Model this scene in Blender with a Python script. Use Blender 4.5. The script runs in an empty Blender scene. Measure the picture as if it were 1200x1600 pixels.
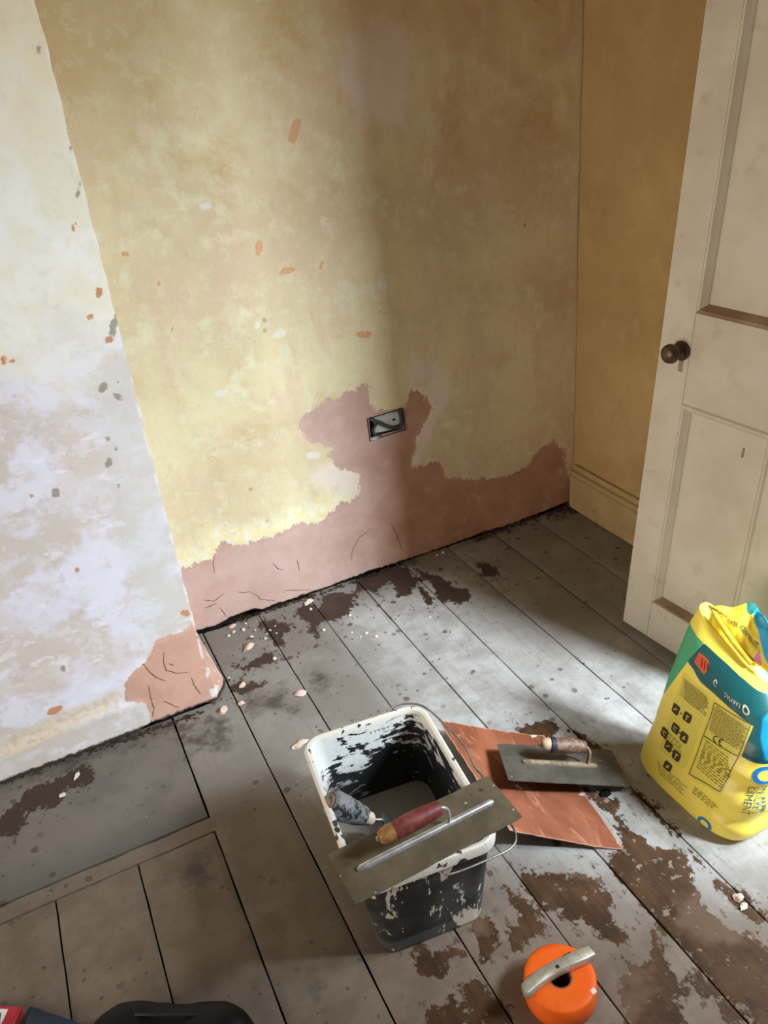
import bpy, bmesh, math, random
import numpy as np
from mathutils import Vector, Matrix, noise as mnoise
random.seed(7)
S = bpy.context.scene
COL = S.collection
PI = math.pi

# ------------------------------------------------------------------ camera, world, lights, exposure
def make_camera():
    yaw, pitch, roll = 0.40412, 0.49916, -0.10568
    f = Vector((math.sin(yaw)*math.cos(pitch), math.cos(yaw)*math.cos(pitch), -math.sin(pitch)))
    r = Vector((math.cos(yaw), -math.sin(yaw), 0)); u = r.cross(f)
    r2 = math.cos(roll)*r + math.sin(roll)*u
    u2 = -math.sin(roll)*r + math.cos(roll)*u
    cd = bpy.data.cameras.new('camera'); c = bpy.data.objects.new('camera', cd); COL.objects.link(c)
    m = Matrix((r2, u2, -f)).transposed().to_4x4(); m.translation = Vector((-0.2597, -2.1625, 1.5))
    c.matrix_world = m
    cd.sensor_fit = 'VERTICAL'; cd.sensor_height = 36.0
    cd.lens = 1253.9/1600*36.0
    cd.clip_start = 0.02
    S.camera = c
make_camera()

w = bpy.data.worlds.new('room_daylight'); S.world = w; w.use_nodes = True
bg = w.node_tree.nodes['Background']
bg.inputs[0].default_value = (1.0, 0.80, 0.58, 1); bg.inputs[1].default_value = 0.085

def area(name, loc, target, sx, sy, power, color, spread=PI):
    l = bpy.data.lights.new(name, 'AREA'); l.shape = 'RECTANGLE'; l.size = sx; l.size_y = sy
    l.energy = power; l.color = color; l.spread = spread
    o = bpy.data.objects.new(name, l); COL.objects.link(o); o.location = loc
    o.rotation_euler = (Vector(target)-Vector(loc)).to_track_quat('-Z', 'Y').to_euler()
    return o
# daylight of the tall window beyond the right-hand wall
area('window_daylight', (1.86, -2.68, 2.02), (0.38, -0.50, -0.10), 0.6, 0.6, 186, (0.78, 0.90, 1.0), math.radians(125))
area('window_daylight', (2.15, -2.00, 1.72), (0.40, -0.90, 0.10), 0.4, 0.5, 20, (0.78, 0.90, 1.0), math.radians(125))
# warm fill lamp added behind and left of the viewer for door and bag
area('left_fill', (-2.6, -1.5, 0.85), (1.1, -1.0, 0.75), 1.2, 1.3, 23, (1.0, 0.89, 0.74), math.radians(110))
S.view_settings.view_transform = 'Standard'; S.view_settings.look = 'None'
S.view_settings.gamma = 1; S.view_settings.use_curve_mapping = False
S.view_settings.exposure = 0.0

# ------------------------------------------------------------------ helpers: objects
def finish(o, kind=None, label=None, cat=None, group=None):
    if kind: o['kind'] = kind
    if label: o['label'] = label
    if cat: o['category'] = cat
    if group: o['group'] = group
    return o
def obj(name, bm, mat, parent=None, smooth=False, mats=None):
    me = bpy.data.meshes.new(name)
    bm.normal_update(); bm.to_mesh(me); bm.free()
    return link(name, me, mat, parent, smooth, mats)
def link(name, me, mat, parent=None, smooth=False, mats=None):
    o = bpy.data.objects.new(name, me); COL.objects.link(o)
    for m in (mats or [mat]): me.materials.append(m)
    if smooth:
        me.polygons.foreach_set('use_smooth', [True]*len(me.polygons))
        if smooth is not True:
            me.set_sharp_from_angle(angle=math.radians(smooth))
    if parent: o.parent = parent
    return o
def empty(name, loc, rot=None):
    o = bpy.data.objects.new(name, None); COL.objects.link(o)
    o.empty_display_size = 0.05
    if rot is not None:
        m = rot.to_4x4(); m.translation = Vector(loc); o.matrix_world = m
    else: o.location = loc
    return o
def box(bm, c, s, bevel=0, seg=1, rot=None):
    r = bmesh.ops.create_cube(bm, size=1); vs = r['verts']
    bmesh.ops.scale(bm, vec=s, verts=vs)
    if bevel:
        es = list({e for v in vs for e in v.link_edges})
        q = bmesh.ops.bevel(bm, geom=es, offset=bevel, segments=seg, affect='EDGES', profile=.6)
        vs = list({v for f in q['faces'] for v in f.verts} | {v for v in vs if v.is_valid})
        vs = [v for v in vs if v.is_valid]
    if rot is not None: bmesh.ops.rotate(bm, cent=(0,0,0), matrix=rot, verts=vs)
    bmesh.ops.translate(bm, vec=c, verts=vs)
    return vs
def loft(bm, rings, close=True, cap0=True, cap1=True):
    R = [[bm.verts.new(p) for p in ring] for ring in rings]; n = len(R[0])
    for a, b in zip(R[:-1], R[1:]):
        for i in range(n if close else n-1):
            j = (i+1) % n
            bm.faces.new((a[i], a[j], b[j], b[i]))
    if cap0: bm.faces.new(R[0][::-1])
    if cap1: bm.faces.new(R[-1])
    return R
def smooth_path(pts, n):
    P = [Vector(p) for p in pts]; P = [P[0]*2-P[1]]+P+[P[-1]*2-P[-2]]; out = []
    for k in range(1, len(P)-2):
        for i in range(n):
            t = i/n; a, b, c, d = P[k-1], P[k], P[k+1], P[k+2]
            out.append(.5*((2*b)+(c-a)*t+(2*a-5*b+4*c-d)*t*t+(3*b-a-3*c+d)*t**3))
    out.append(P[-2]); return out
def tube(bm, pts, rad, n=10, flat=1.0):
    pts = [Vector(p) for p in pts]; rings = []; up = None
    for i, p in enumerate(pts):
        t = (pts[min(i+1, len(pts)-1)]-pts[max(i-1, 0)]).normalized()
        if up is None:
            up = Vector((0,0,1)) if abs(t.z) < .9 else Vector((1,0,0))
        a = t.cross(up).normalized(); b = a.cross(t).normalized(); up = b
        r = rad[i] if hasattr(rad, '__len__') else rad
        rings.append([p + a*math.cos(q)*r + b*math.sin(q)*r*flat for q in [2*PI*k/n for k in range(n)]])
    loft(bm, rings)
def lathe(bm, prof, n=32, cap=True):
    rings = [[(r*math.cos(2*PI*k/n), r*math.sin(2*PI*k/n), z) for k in range(n)] for r, z in prof]
    return loft(bm, rings, True, cap, cap)
def sdf(pts, polys):
    pts = np.asarray(pts, float); best = np.full(len(pts), 9.0)
    for poly in polys:
        P = np.array(poly); d = np.full(len(pts), 1e9); s = np.ones(len(pts)); n = len(P)
        for i in range(n):
            a, b = P[i], P[i-1]; e = b-a; wv = pts-a
            t = np.clip((wv@e)/(e@e+1e-12), 0, 1); q = wv-t[:, None]*e
            d = np.minimum(d, (q*q).sum(1))
            c1 = pts[:, 1] >= a[1]; c2 = pts[:, 1] < b[1]; c3 = e[0]*wv[:, 1] > e[1]*wv[:, 0]
            fl = (c1 & c2 & c3) | (~c1 & ~c2 & ~c3); s[fl] *= -1
        best = np.minimum(best, s*np.sqrt(d))
    return best
def fattr(me, name, vals):
    a = me.attributes.new(name, 'FLOAT', 'POINT'); a.data.foreach_set('value', np.asarray(vals, np.float32))
def grid(us, vs, fn):
    verts = [fn(u, v) for v in vs for u in us]; n = len(us)
    faces = [(j*n+i, j*n+i+1, (j+1)*n+i+1, (j+1)*n+i) for j in range(len(vs)-1) for i in range(n-1)]
    return verts, faces
def fbm(x, y, z, o=4): return mnoise.fractal(Vector((x, y, z)), 1.0, 2.0, o)

# ------------------------------------------------------------------ helpers: materials
def lin(c):
    return tuple(((x/255)/12.92 if x/255 <= .04045 else ((x/255+.055)/1.055)**2.4) for x in c)+(1,)
class M:
    def __init__(s, name, rough=.8, spec=.3, metal=0.0):
        s.m = bpy.data.materials.new(name); s.m.use_nodes = True; s.t = s.m.node_tree
        s.b = s.t.nodes['Principled BSDF']
        s.b.inputs['Roughness'].default_value = rough; s.b.inputs['Specular IOR Level'].default_value = spec
        s.b.inputs['Metallic'].default_value = metal; s.co = None
    def n(s, typ, **k):
        x = s.t.nodes.new(typ)
        for a, b in k.items(): setattr(x, a, b)
        return x
    def put(s, sock, v):
        if isinstance(v, bpy.types.NodeSocket): s.t.links.new(v, sock)
        elif isinstance(v, tuple) and len(v) == 4 and sock.type == 'VECTOR': sock.default_value = v[:3]
        else: sock.default_value = v
    def coord(s, scale=(1,1,1), rot=(0,0,0)):
        if s.co is None: s.co = s.n('ShaderNodeTexCoord').outputs['Object']
        if scale == (1,1,1) and rot == (0,0,0): return s.co
        mp = s.n('ShaderNodeMapping'); s.put(mp.inputs[0], s.co); mp.inputs['Scale'].default_value = scale
        mp.inputs['Rotation'].default_value = rot
        return mp.outputs[0]
    def noise(s, scale, detail=4, rough=.55, stretch=(1,1,1), dist=0, rot=(0,0,0)):
        x = s.n('ShaderNodeTexNoise'); s.put(x.inputs['Vector'], s.coord(stretch, rot))
        x.inputs['Scale'].default_value = scale; x.inputs['Detail'].default_value = detail
        x.inputs['Roughness'].default_value = rough; x.inputs['Distortion'].default_value = dist
        return x.outputs[0]
    def voro(s, scale, stretch=(1,1,1), feature='F1', out='Distance', rand=1):
        x = s.n('ShaderNodeTexVoronoi', feature=feature); s.put(x.inputs['Vector'], s.coord(stretch))
        x.inputs['Scale'].default_value = scale; x.inputs['Randomness'].default_value = rand
        return x.outputs[out]
    def math(s, op, a, b=0.0, c=None):
        x = s.n('ShaderNodeMath', operation=op); s.put(x.inputs[0], a); s.put(x.inputs[1], b)
        if c is not None: s.put(x.inputs[2], c)
        return x.outputs[0]
    def ramp(s, v, a, b, lo=0.0, hi=1.0):
        x = s.n('ShaderNodeMapRange', interpolation_type='SMOOTHSTEP'); s.put(x.inputs[0], v)
        x.inputs[1].default_value = a; x.inputs[2].default_value = b
        x.inputs[3].default_value = lo; x.inputs[4].default_value = hi
        return x.outputs[0]
    def attr(s, name): return s.n('ShaderNodeAttribute', attribute_name=name).outputs['Fac']
    def xyz(s, i):
        x = s.n('ShaderNodeSeparateXYZ'); s.put(x.inputs[0], s.coord()); return x.outputs[i]
    def mask(s, name, amp, nz, wd=.002, off=0.0):
        v = s.math('ADD', s.attr(name), s.math('MULTIPLY', s.math('SUBTRACT', nz, .5), amp))
        return s.ramp(v, off+wd, off-wd)
    def mix(s, f, a, b, bt='MIX'):
        x = s.n('ShaderNodeMix', data_type='RGBA', blend_type=bt); s.put(x.inputs[0], f)
        s.put(x.inputs[6], a); s.put(x.inputs[7], b); return x.outputs[2]
    def mul(s, a, b): return s.math('MULTIPLY', a, b)
    def col(s, v): s.put(s.b.inputs['Base Color'], v); return s
    def rough(s, v): s.put(s.b.inputs['Roughness'], v); return s
    def bump(s, h, strength=.4, dist=.002):
        x = s.n('ShaderNodeBump'); x.inputs['Strength'].default_value = strength; x.inputs['Distance'].default_value = dist
        s.put(x.inputs['Height'], h)
        prev = s.b.inputs['Normal'].links
        if prev: s.t.links.new(prev[0].from_socket, x.inputs['Normal'])
        s.t.links.new(x.outputs[0], s.b.inputs['Normal']); return s
def simple(name, rgb, rough=.6, spec=.3, metal=0, var=.15, scale=40, bump=.1):
    m = M(name, rough, spec, metal); c = lin(rgb); nz = m.noise(scale, 4)
    m.col(m.mix(m.ramp(nz, .3, .7), tuple(x*(1-var) for x in c[:3])+(1,), tuple(min(1, x*(1+var)) for x in c[:3])+(1,)))
    if bump: m.bump(nz, bump, .001)
    return m.m

# ------------------------------------------------------------------ outlines of stains and paint losses, in metres on their surfaces
WALL_PINK=[[(-0.025,0.243),(0.035,0.244),(0.074,0.237),(0.115,0.289),(0.171,0.265),(0.223,0.259),(0.307,0.253),(0.376,0.277),(0.427,0.253),(0.511,0.291),(0.581,0.305),(0.594,0.371),(0.527,0.413),(0.491,0.468),(0.516,0.494),(0.437,0.538),(0.408,0.598),(0.45,0.629),(0.516,0.653),(0.591,0.655),(0.647,0.672),(0.662,0.658),(0.659,0.585),(0.78,0.554),(0.797,0.615),(0.852,0.58),(0.883,0.528),(0.832,0.485),(0.798,0.415),(0.774,0.352),(0.894,0.336),(0.915,0.267),(1.041,0.223),(1.174,0.204),(1.243,0.219),(1.284,0.265),(1.354,0.283),(1.397,0.246),(1.422,0.135),(1.491,0.005),(1.495,-0.138),(0.739,-0.039),(-0.046,-0.042)]]
WALL_PALE=[[(0.799,0.636),(0.913,0.619),(0.932,0.548),(0.907,0.521),(0.852,0.423),(0.796,0.333),(0.761,0.344),(0.791,0.417),(0.822,0.499),(0.793,0.573)],[(0.419,0.423),(0.509,0.441),(0.613,0.376),(0.581,0.305),(0.496,0.343)],[(0.707,1.583),(0.812,1.632),(0.88,1.571),(0.842,1.362),(0.712,1.406),(0.669,1.5)],[(0.806,0.717),(0.917,0.671),(0.936,0.602),(0.799,0.636)]]
WALL_CHIP=[[(0.542,1.382),(0.52,1.357),(0.505,1.363),(0.514,1.394),(0.536,1.419),(0.55,1.413)],[(0.396,1.114),(0.383,1.099),(0.372,1.103),(0.373,1.123),(0.386,1.138),(0.397,1.133)],[(0.481,1.045),(0.469,1.036),(0.443,1.036),(0.43,1.045),(0.442,1.054),(0.468,1.054)],[(0.689,0.819),(0.673,0.812),(0.645,0.818),(0.631,0.831),(0.647,0.838),(0.676,0.832)],[(0.562,1.042),(0.558,1.032),(0.552,1.033),(0.551,1.044),(0.555,1.054),(0.561,1.053)],[(0.052,1.155),(0.044,1.154),(0.031,1.16),(0.028,1.168),(0.037,1.169),(0.049,1.163)],[(0.107,1.076),(0.102,1.068),(0.097,1.069),(0.097,1.078),(0.101,1.086),(0.106,1.085)],[(0.187,0.938),(0.182,0.934),(0.176,0.936),(0.173,0.941),(0.177,0.945),(0.184,0.943)],[(0.736,0.877),(0.729,0.874),(0.716,0.876),(0.711,0.882),(0.717,0.886),(0.73,0.883)],[(-0.1,0.614),(-0.107,0.607),(-0.123,0.607),(-0.13,0.613),(-0.123,0.62),(-0.108,0.621)]]
WALL_WHITE=[[(0.426,0.884),(0.417,0.871),(0.395,0.867),(0.382,0.876),(0.39,0.889),(0.412,0.893)],[(0.759,0.946),(0.744,0.943),(0.723,0.953),(0.717,0.966),(0.731,0.97),(0.752,0.96)],[(0.471,0.481),(0.457,0.473),(0.432,0.48),(0.422,0.495),(0.435,0.502),(0.46,0.495)],[(0.277,1.241),(0.267,1.235),(0.25,1.237),(0.244,1.246),(0.254,1.253),(0.27,1.25)],[(0.354,0.916),(0.347,0.908),(0.337,0.91),(0.333,0.92),(0.34,0.928),(0.351,0.926)],[(0.946,0.457),(0.936,0.45),(0.917,0.455),(0.908,0.467),(0.918,0.474),(0.937,0.469)],[(0.223,0.755),(0.216,0.745),(0.199,0.74),(0.188,0.745),(0.194,0.756),(0.212,0.76)]]
BREAST_PINK=[[(-0.058,0.291),(-0.073,0.27),(-0.119,0.264),(-0.172,0.255),(-0.198,0.214),(-0.228,0.195),(-0.273,0.166),(-0.282,0.111),(-0.236,0.089),(-0.235,-0.016),(0.001,-0.135),(0.049,0.127),(-0.042,0.285)]]
BREAST_CHIP=[[(-0.073,1.149),(-0.081,1.139),(-0.088,1.142),(-0.087,1.154),(-0.078,1.163),(-0.071,1.16)],[(-0.101,1.101),(-0.108,1.094),(-0.118,1.096),(-0.121,1.105),(-0.114,1.112),(-0.104,1.11)],[(-0.077,1.046),(-0.083,1.039),(-0.093,1.041),(-0.095,1.049),(-0.089,1.055),(-0.08,1.054)],[(-0.295,1.05),(-0.301,1.043),(-0.308,1.045),(-0.309,1.053),(-0.303,1.06),(-0.296,1.059)],[(-0.28,1.043),(-0.284,1.04),(-0.289,1.041),(-0.29,1.045),(-0.287,1.048),(-0.282,1.047)],[(-0.083,0.95),(-0.086,0.946),(-0.09,0.947),(-0.091,0.952),(-0.088,0.956),(-0.084,0.956)],[(-0.092,1.283),(-0.097,1.274),(-0.102,1.275),(-0.102,1.284),(-0.097,1.293),(-0.092,1.293)],[(-0.081,1.004),(-0.084,1.001),(-0.089,1.003),(-0.091,1.007),(-0.088,1.01),(-0.082,1.009)],[(-0.286,0.523),(-0.292,0.518),(-0.3,0.521),(-0.302,0.529),(-0.297,0.533),(-0.289,0.53)],[(-0.33,0.738),(-0.334,0.734),(-0.339,0.735),(-0.34,0.741),(-0.336,0.746),(-0.331,0.744)],[(-0.428,0.163),(-0.437,0.15),(-0.458,0.146),(-0.469,0.154),(-0.46,0.167),(-0.439,0.171)],[(-0.059,0.306),(-0.069,0.299),(-0.084,0.306),(-0.09,0.319),(-0.08,0.325),(-0.064,0.319)]]
BREAST_GREY=[[(-0.067,1.6),(-0.074,1.59),(-0.078,1.591),(-0.075,1.602),(-0.068,1.611),(-0.064,1.61)],[(-0.062,1.422),(-0.066,1.414),(-0.069,1.414),(-0.069,1.423),(-0.065,1.432),(-0.061,1.431)],[(-0.064,1.354),(-0.073,1.339),(-0.077,1.34),(-0.071,1.356),(-0.062,1.371),(-0.058,1.37)],[(-0.061,1.073),(-0.076,1.051),(-0.083,1.054),(-0.075,1.079),(-0.061,1.102),(-0.053,1.098)],[(-0.117,0.94),(-0.128,0.937),(-0.136,0.945),(-0.134,0.957),(-0.123,0.96),(-0.114,0.952)],[(-0.09,0.908),(-0.1,0.909),(-0.11,0.921),(-0.11,0.932),(-0.101,0.93),(-0.091,0.918)],[(-0.278,0.727),(-0.289,0.721),(-0.297,0.729),(-0.294,0.742),(-0.283,0.748),(-0.275,0.74)],[(-0.139,0.824),(-0.144,0.817),(-0.151,0.819),(-0.152,0.827),(-0.147,0.834),(-0.14,0.832)],[(-0.148,0.768),(-0.155,0.759),(-0.163,0.761),(-0.165,0.773),(-0.158,0.782),(-0.15,0.78)],[(-0.142,0.706),(-0.147,0.703),(-0.155,0.706),(-0.158,0.711),(-0.153,0.714),(-0.145,0.712)],[(-0.126,0.801),(-0.129,0.798),(-0.135,0.799),(-0.136,0.804),(-0.133,0.807),(-0.127,0.805)],[(-0.39,0.268),(-0.395,0.26),(-0.401,0.262),(-0.401,0.273),(-0.396,0.281),(-0.39,0.279)]]
BREAST_SMOOTH=[[(-0.133,0.973),(-0.036,0.994),(-0.058,0.798),(-0.059,0.302),(-0.177,0.268),(-0.179,0.561),(-0.154,0.809)]]
BREAST_OCHRE=[[(-0.59,0.122),(-0.43,0.139),(-0.28,0.154),(-0.28,0.121),(-0.443,0.09),(-0.608,0.065)]]
FLOOR_STAIN=[[(0.173,-0.052),(0.217,-0.071),(0.252,-0.141),(0.236,-0.158),(0.211,-0.159),(0.19,-0.216),(0.179,-0.192),(0.163,-0.111)],[(0.282,-0.047),(0.34,-0.045),(0.356,-0.086),(0.398,-0.033),(0.468,-0.048),(0.509,-0.066),(0.444,-0.163),(0.38,-0.178),(0.357,-0.173),(0.324,-0.179),(0.301,-0.236),(0.292,-0.221),(0.302,-0.156),(0.291,-0.12)],[(0.026,-0.179),(0.055,-0.238),(0.125,-0.225),(0.15,-0.207),(0.173,-0.264),(0.145,-0.278),(0.092,-0.269),(0.051,-0.251)],[(-0.001,-0.303),(0.039,-0.29),(0.048,-0.319),(0.082,-0.34),(0.059,-0.37),(-0.006,-0.337)],[(0.529,-0.015),(0.629,0.006),(0.713,-0.025),(0.708,-0.135),(0.642,-0.187),(0.607,-0.181),(0.618,-0.147),(0.617,-0.086),(0.579,-0.097),(0.562,-0.145),(0.542,-0.109),(0.517,-0.056)],[(0.728,-0.035),(0.747,-0.074),(0.761,-0.122),(0.785,-0.15),(0.796,-0.243),(0.824,-0.262),(0.794,-0.311),(0.752,-0.328),(0.73,-0.291),(0.716,-0.248),(0.731,-0.163)],[(0.688,-0.171),(0.702,-0.239),(0.684,-0.272),(0.661,-0.268)],[(0.923,-0.155),(0.969,-0.212),(0.945,-0.259),(0.898,-0.227)],[(-0.472,-0.404),(-0.423,-0.403),(-0.397,-0.427),(-0.419,-0.48),(-0.475,-0.475),(-0.501,-0.501),(-0.568,-0.495),(-0.579,-0.522),(-0.611,-0.542),(-0.662,-0.543),(-0.661,-0.506),(-0.624,-0.462),(-0.582,-0.439),(-0.557,-0.412),(-0.517,-0.429)],[(0.59,-1.284),(0.63,-1.298),(0.664,-1.328),(0.687,-1.346),(0.665,-1.4),(0.647,-1.449),(0.624,-1.464),(0.63,-1.483),(0.646,-1.527),(0.667,-1.539),(0.672,-1.586),(0.678,-1.652),(0.567,-1.744),(0.533,-1.682),(0.536,-1.638),(0.534,-1.585),(0.532,-1.528),(0.531,-1.454),(0.53,-1.402),(0.526,-1.279)],[(0.693,-1.363),(0.701,-1.39),(0.704,-1.44),(0.714,-1.45),(0.716,-1.544),(0.695,-1.547),(0.685,-1.518),(0.685,-1.458),(0.69,-1.41)],[(0.364,-1.195),(0.381,-1.241),(0.445,-1.264),(0.461,-1.287),(0.491,-1.311),(0.498,-1.333),(0.495,-1.37),(0.468,-1.374),(0.463,-1.423),(0.451,-1.446),(0.432,-1.423),(0.423,-1.4),(0.403,-1.381),(0.38,-1.391),(0.381,-1.36),(0.361,-1.317),(0.351,-1.261)],[(0.314,-1.232),(0.335,-1.263),(0.345,-1.342),(0.339,-1.367),(0.298,-1.357),(0.274,-1.374),(0.259,-1.35),(0.258,-1.322),(0.283,-1.315),(0.315,-1.274)],[(0.225,-1.261),(0.254,-1.273),(0.248,-1.308),(0.242,-1.353),(0.247,-1.363),(0.233,-1.367),(0.221,-1.349),(0.192,-1.37),(0.185,-1.351),(0.178,-1.332),(0.213,-1.312),(0.213,-1.275)],[(0.083,-1.259),(0.11,-1.258),(0.114,-1.292),(0.173,-1.282),(0.168,-1.323),(0.152,-1.318),(0.13,-1.317),(0.119,-1.329),(0.089,-1.331),(0.083,-1.301),(0.077,-1.271)],[(0.055,-1.366),(0.085,-1.376),(0.107,-1.37),(0.122,-1.393),(0.133,-1.374),(0.169,-1.365),(0.177,-1.406),(0.18,-1.463),(0.176,-1.494),(0.037,-1.417),(0.049,-1.384)],[(0.376,-1.499),(0.412,-1.496),(0.428,-1.477),(0.457,-1.5),(0.48,-1.484),(0.507,-1.467),(0.503,-1.501),(0.491,-1.53),(0.48,-1.574),(0.453,-1.579),(0.444,-1.611),(0.414,-1.631),(0.345,-1.593),(0.365,-1.558),(0.368,-1.521)],[(0.531,-1.542),(0.542,-1.596),(0.536,-1.638),(0.524,-1.677),(0.496,-1.662),(0.521,-1.616),(0.494,-1.598),(0.505,-1.572),(0.505,-1.548)],[(0.61,-0.876),(0.672,-0.879),(0.683,-0.937),(0.611,-0.934),(0.582,-0.917)],[(0.611,-1.11),(0.657,-1.174),(0.628,-1.239),(0.635,-1.282),(0.607,-1.294),(0.595,-1.278),(0.615,-1.213)],[(0.707,-0.944),(0.734,-0.986),(0.718,-1.145),(0.717,-1.272),(0.716,-1.311),(0.699,-1.301),(0.699,-1.231),(0.7,-1.123),(0.7,-1.029)]]
FLOOR_SOOT=[[(-0.187,-0.386),(-0.081,-0.391),(-0.047,-0.446),(-0.078,-0.551),(-0.16,-0.493),(-0.177,-0.521),(-0.181,-0.431)],[(-0.58,-0.346),(-0.387,-0.355),(-0.286,-0.359),(-0.193,-0.365),(-0.188,-0.394),(-0.283,-0.402),(-0.392,-0.391),(-0.453,-0.408),(-0.536,-0.388)],[(0.014,-0.386),(0.034,-0.391),(0.067,-0.398),(0.08,-0.413),(0.131,-0.371),(0.124,-0.44),(0.104,-0.47),(0.145,-0.502),(0.119,-0.513),(0.064,-0.459),(0.037,-0.463),(0.012,-0.434)],[(0.204,-0.371),(0.249,-0.4),(0.252,-0.47),(0.226,-0.489),(0.205,-0.462),(0.212,-0.399)],[(0.503,0.015),(0.648,0.046),(0.764,0.007),(0.753,-0.039),(0.615,-0.023),(0.524,-0.024)],[(0.959,-0.016),(1.162,0.004),(1.17,-0.017),(0.989,-0.037)],[(1.32,0.01),(1.442,0.015),(1.425,-0.065),(1.315,-0.075)],[(-0.12,-1.226),(-0.1,-1.243),(-0.117,-1.268),(-0.131,-1.254)],[(-0.294,-0.854),(-0.229,-0.826),(-0.208,-0.858),(-0.237,-0.914)]]
WALL_CRACK=[[(0.089,0.298),(0.081,0.28),(0.086,0.249),(0.078,0.226),(0.076,0.188)],[(0.262,0.159),(0.275,0.136),(0.293,0.123)],[(0.341,0.146),(0.344,0.124),(0.344,0.102)],[(0.17,0.085),(0.19,0.064),(0.202,0.042),(0.254,0.015)],[(0.133,0.098),(0.154,0.086),(0.17,0.085)],[(0.024,0.11),(0.055,0.094),(0.089,0.108)],[(0.061,0.083),(0.022,0.08)],[(0.069,0.066),(0.075,0.04),(0.08,0.024)],[(0.528,0.071),(0.538,0.114),(0.568,0.15),(0.614,0.171)],[(0.688,0.164),(0.705,0.103),(0.718,0.051)],[(0.284,0.046),(0.371,0.017)]]
BREAST_CRACK=[[(-0.211,0.206),(-0.202,0.175),(-0.189,0.148),(-0.169,0.129)],[(-0.154,0.219),(-0.161,0.191),(-0.161,0.161),(-0.134,0.139),(-0.107,0.129)],[(-0.103,0.111),(-0.101,0.081),(-0.092,0.045)],[(-0.189,0.067),(-0.174,0.049),(-0.156,0.028)],[(-0.214,0.134),(-0.219,0.095),(-0.218,0.057),(-0.228,0.03)],[(-0.149,0.181),(-0.139,0.169)]]
BAND_X = [-1.0, -.631, -.45, -.30, -.22, -.06]; BAND_Z = [.105, .105, .118, .120, .115, .05]
T1_O = (.148, -1.246, .2725); T1_X = (.343, .008, 0.0); T1_Y = (0, 1, .02)
T2_O = (.5965, -1.058, .039); T2_X = (.251, -.11, -.058); T2_Y = (.02, .154, -.015); T2_L = .285; T2_W = .138
SHEET = [(.418, -.785, 0), (.64, -.93, 0), (.585, -1.288, 0), (.382, -1.16, 0)]; SH_Z0 = .045; SH_Z1 = .050

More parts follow.
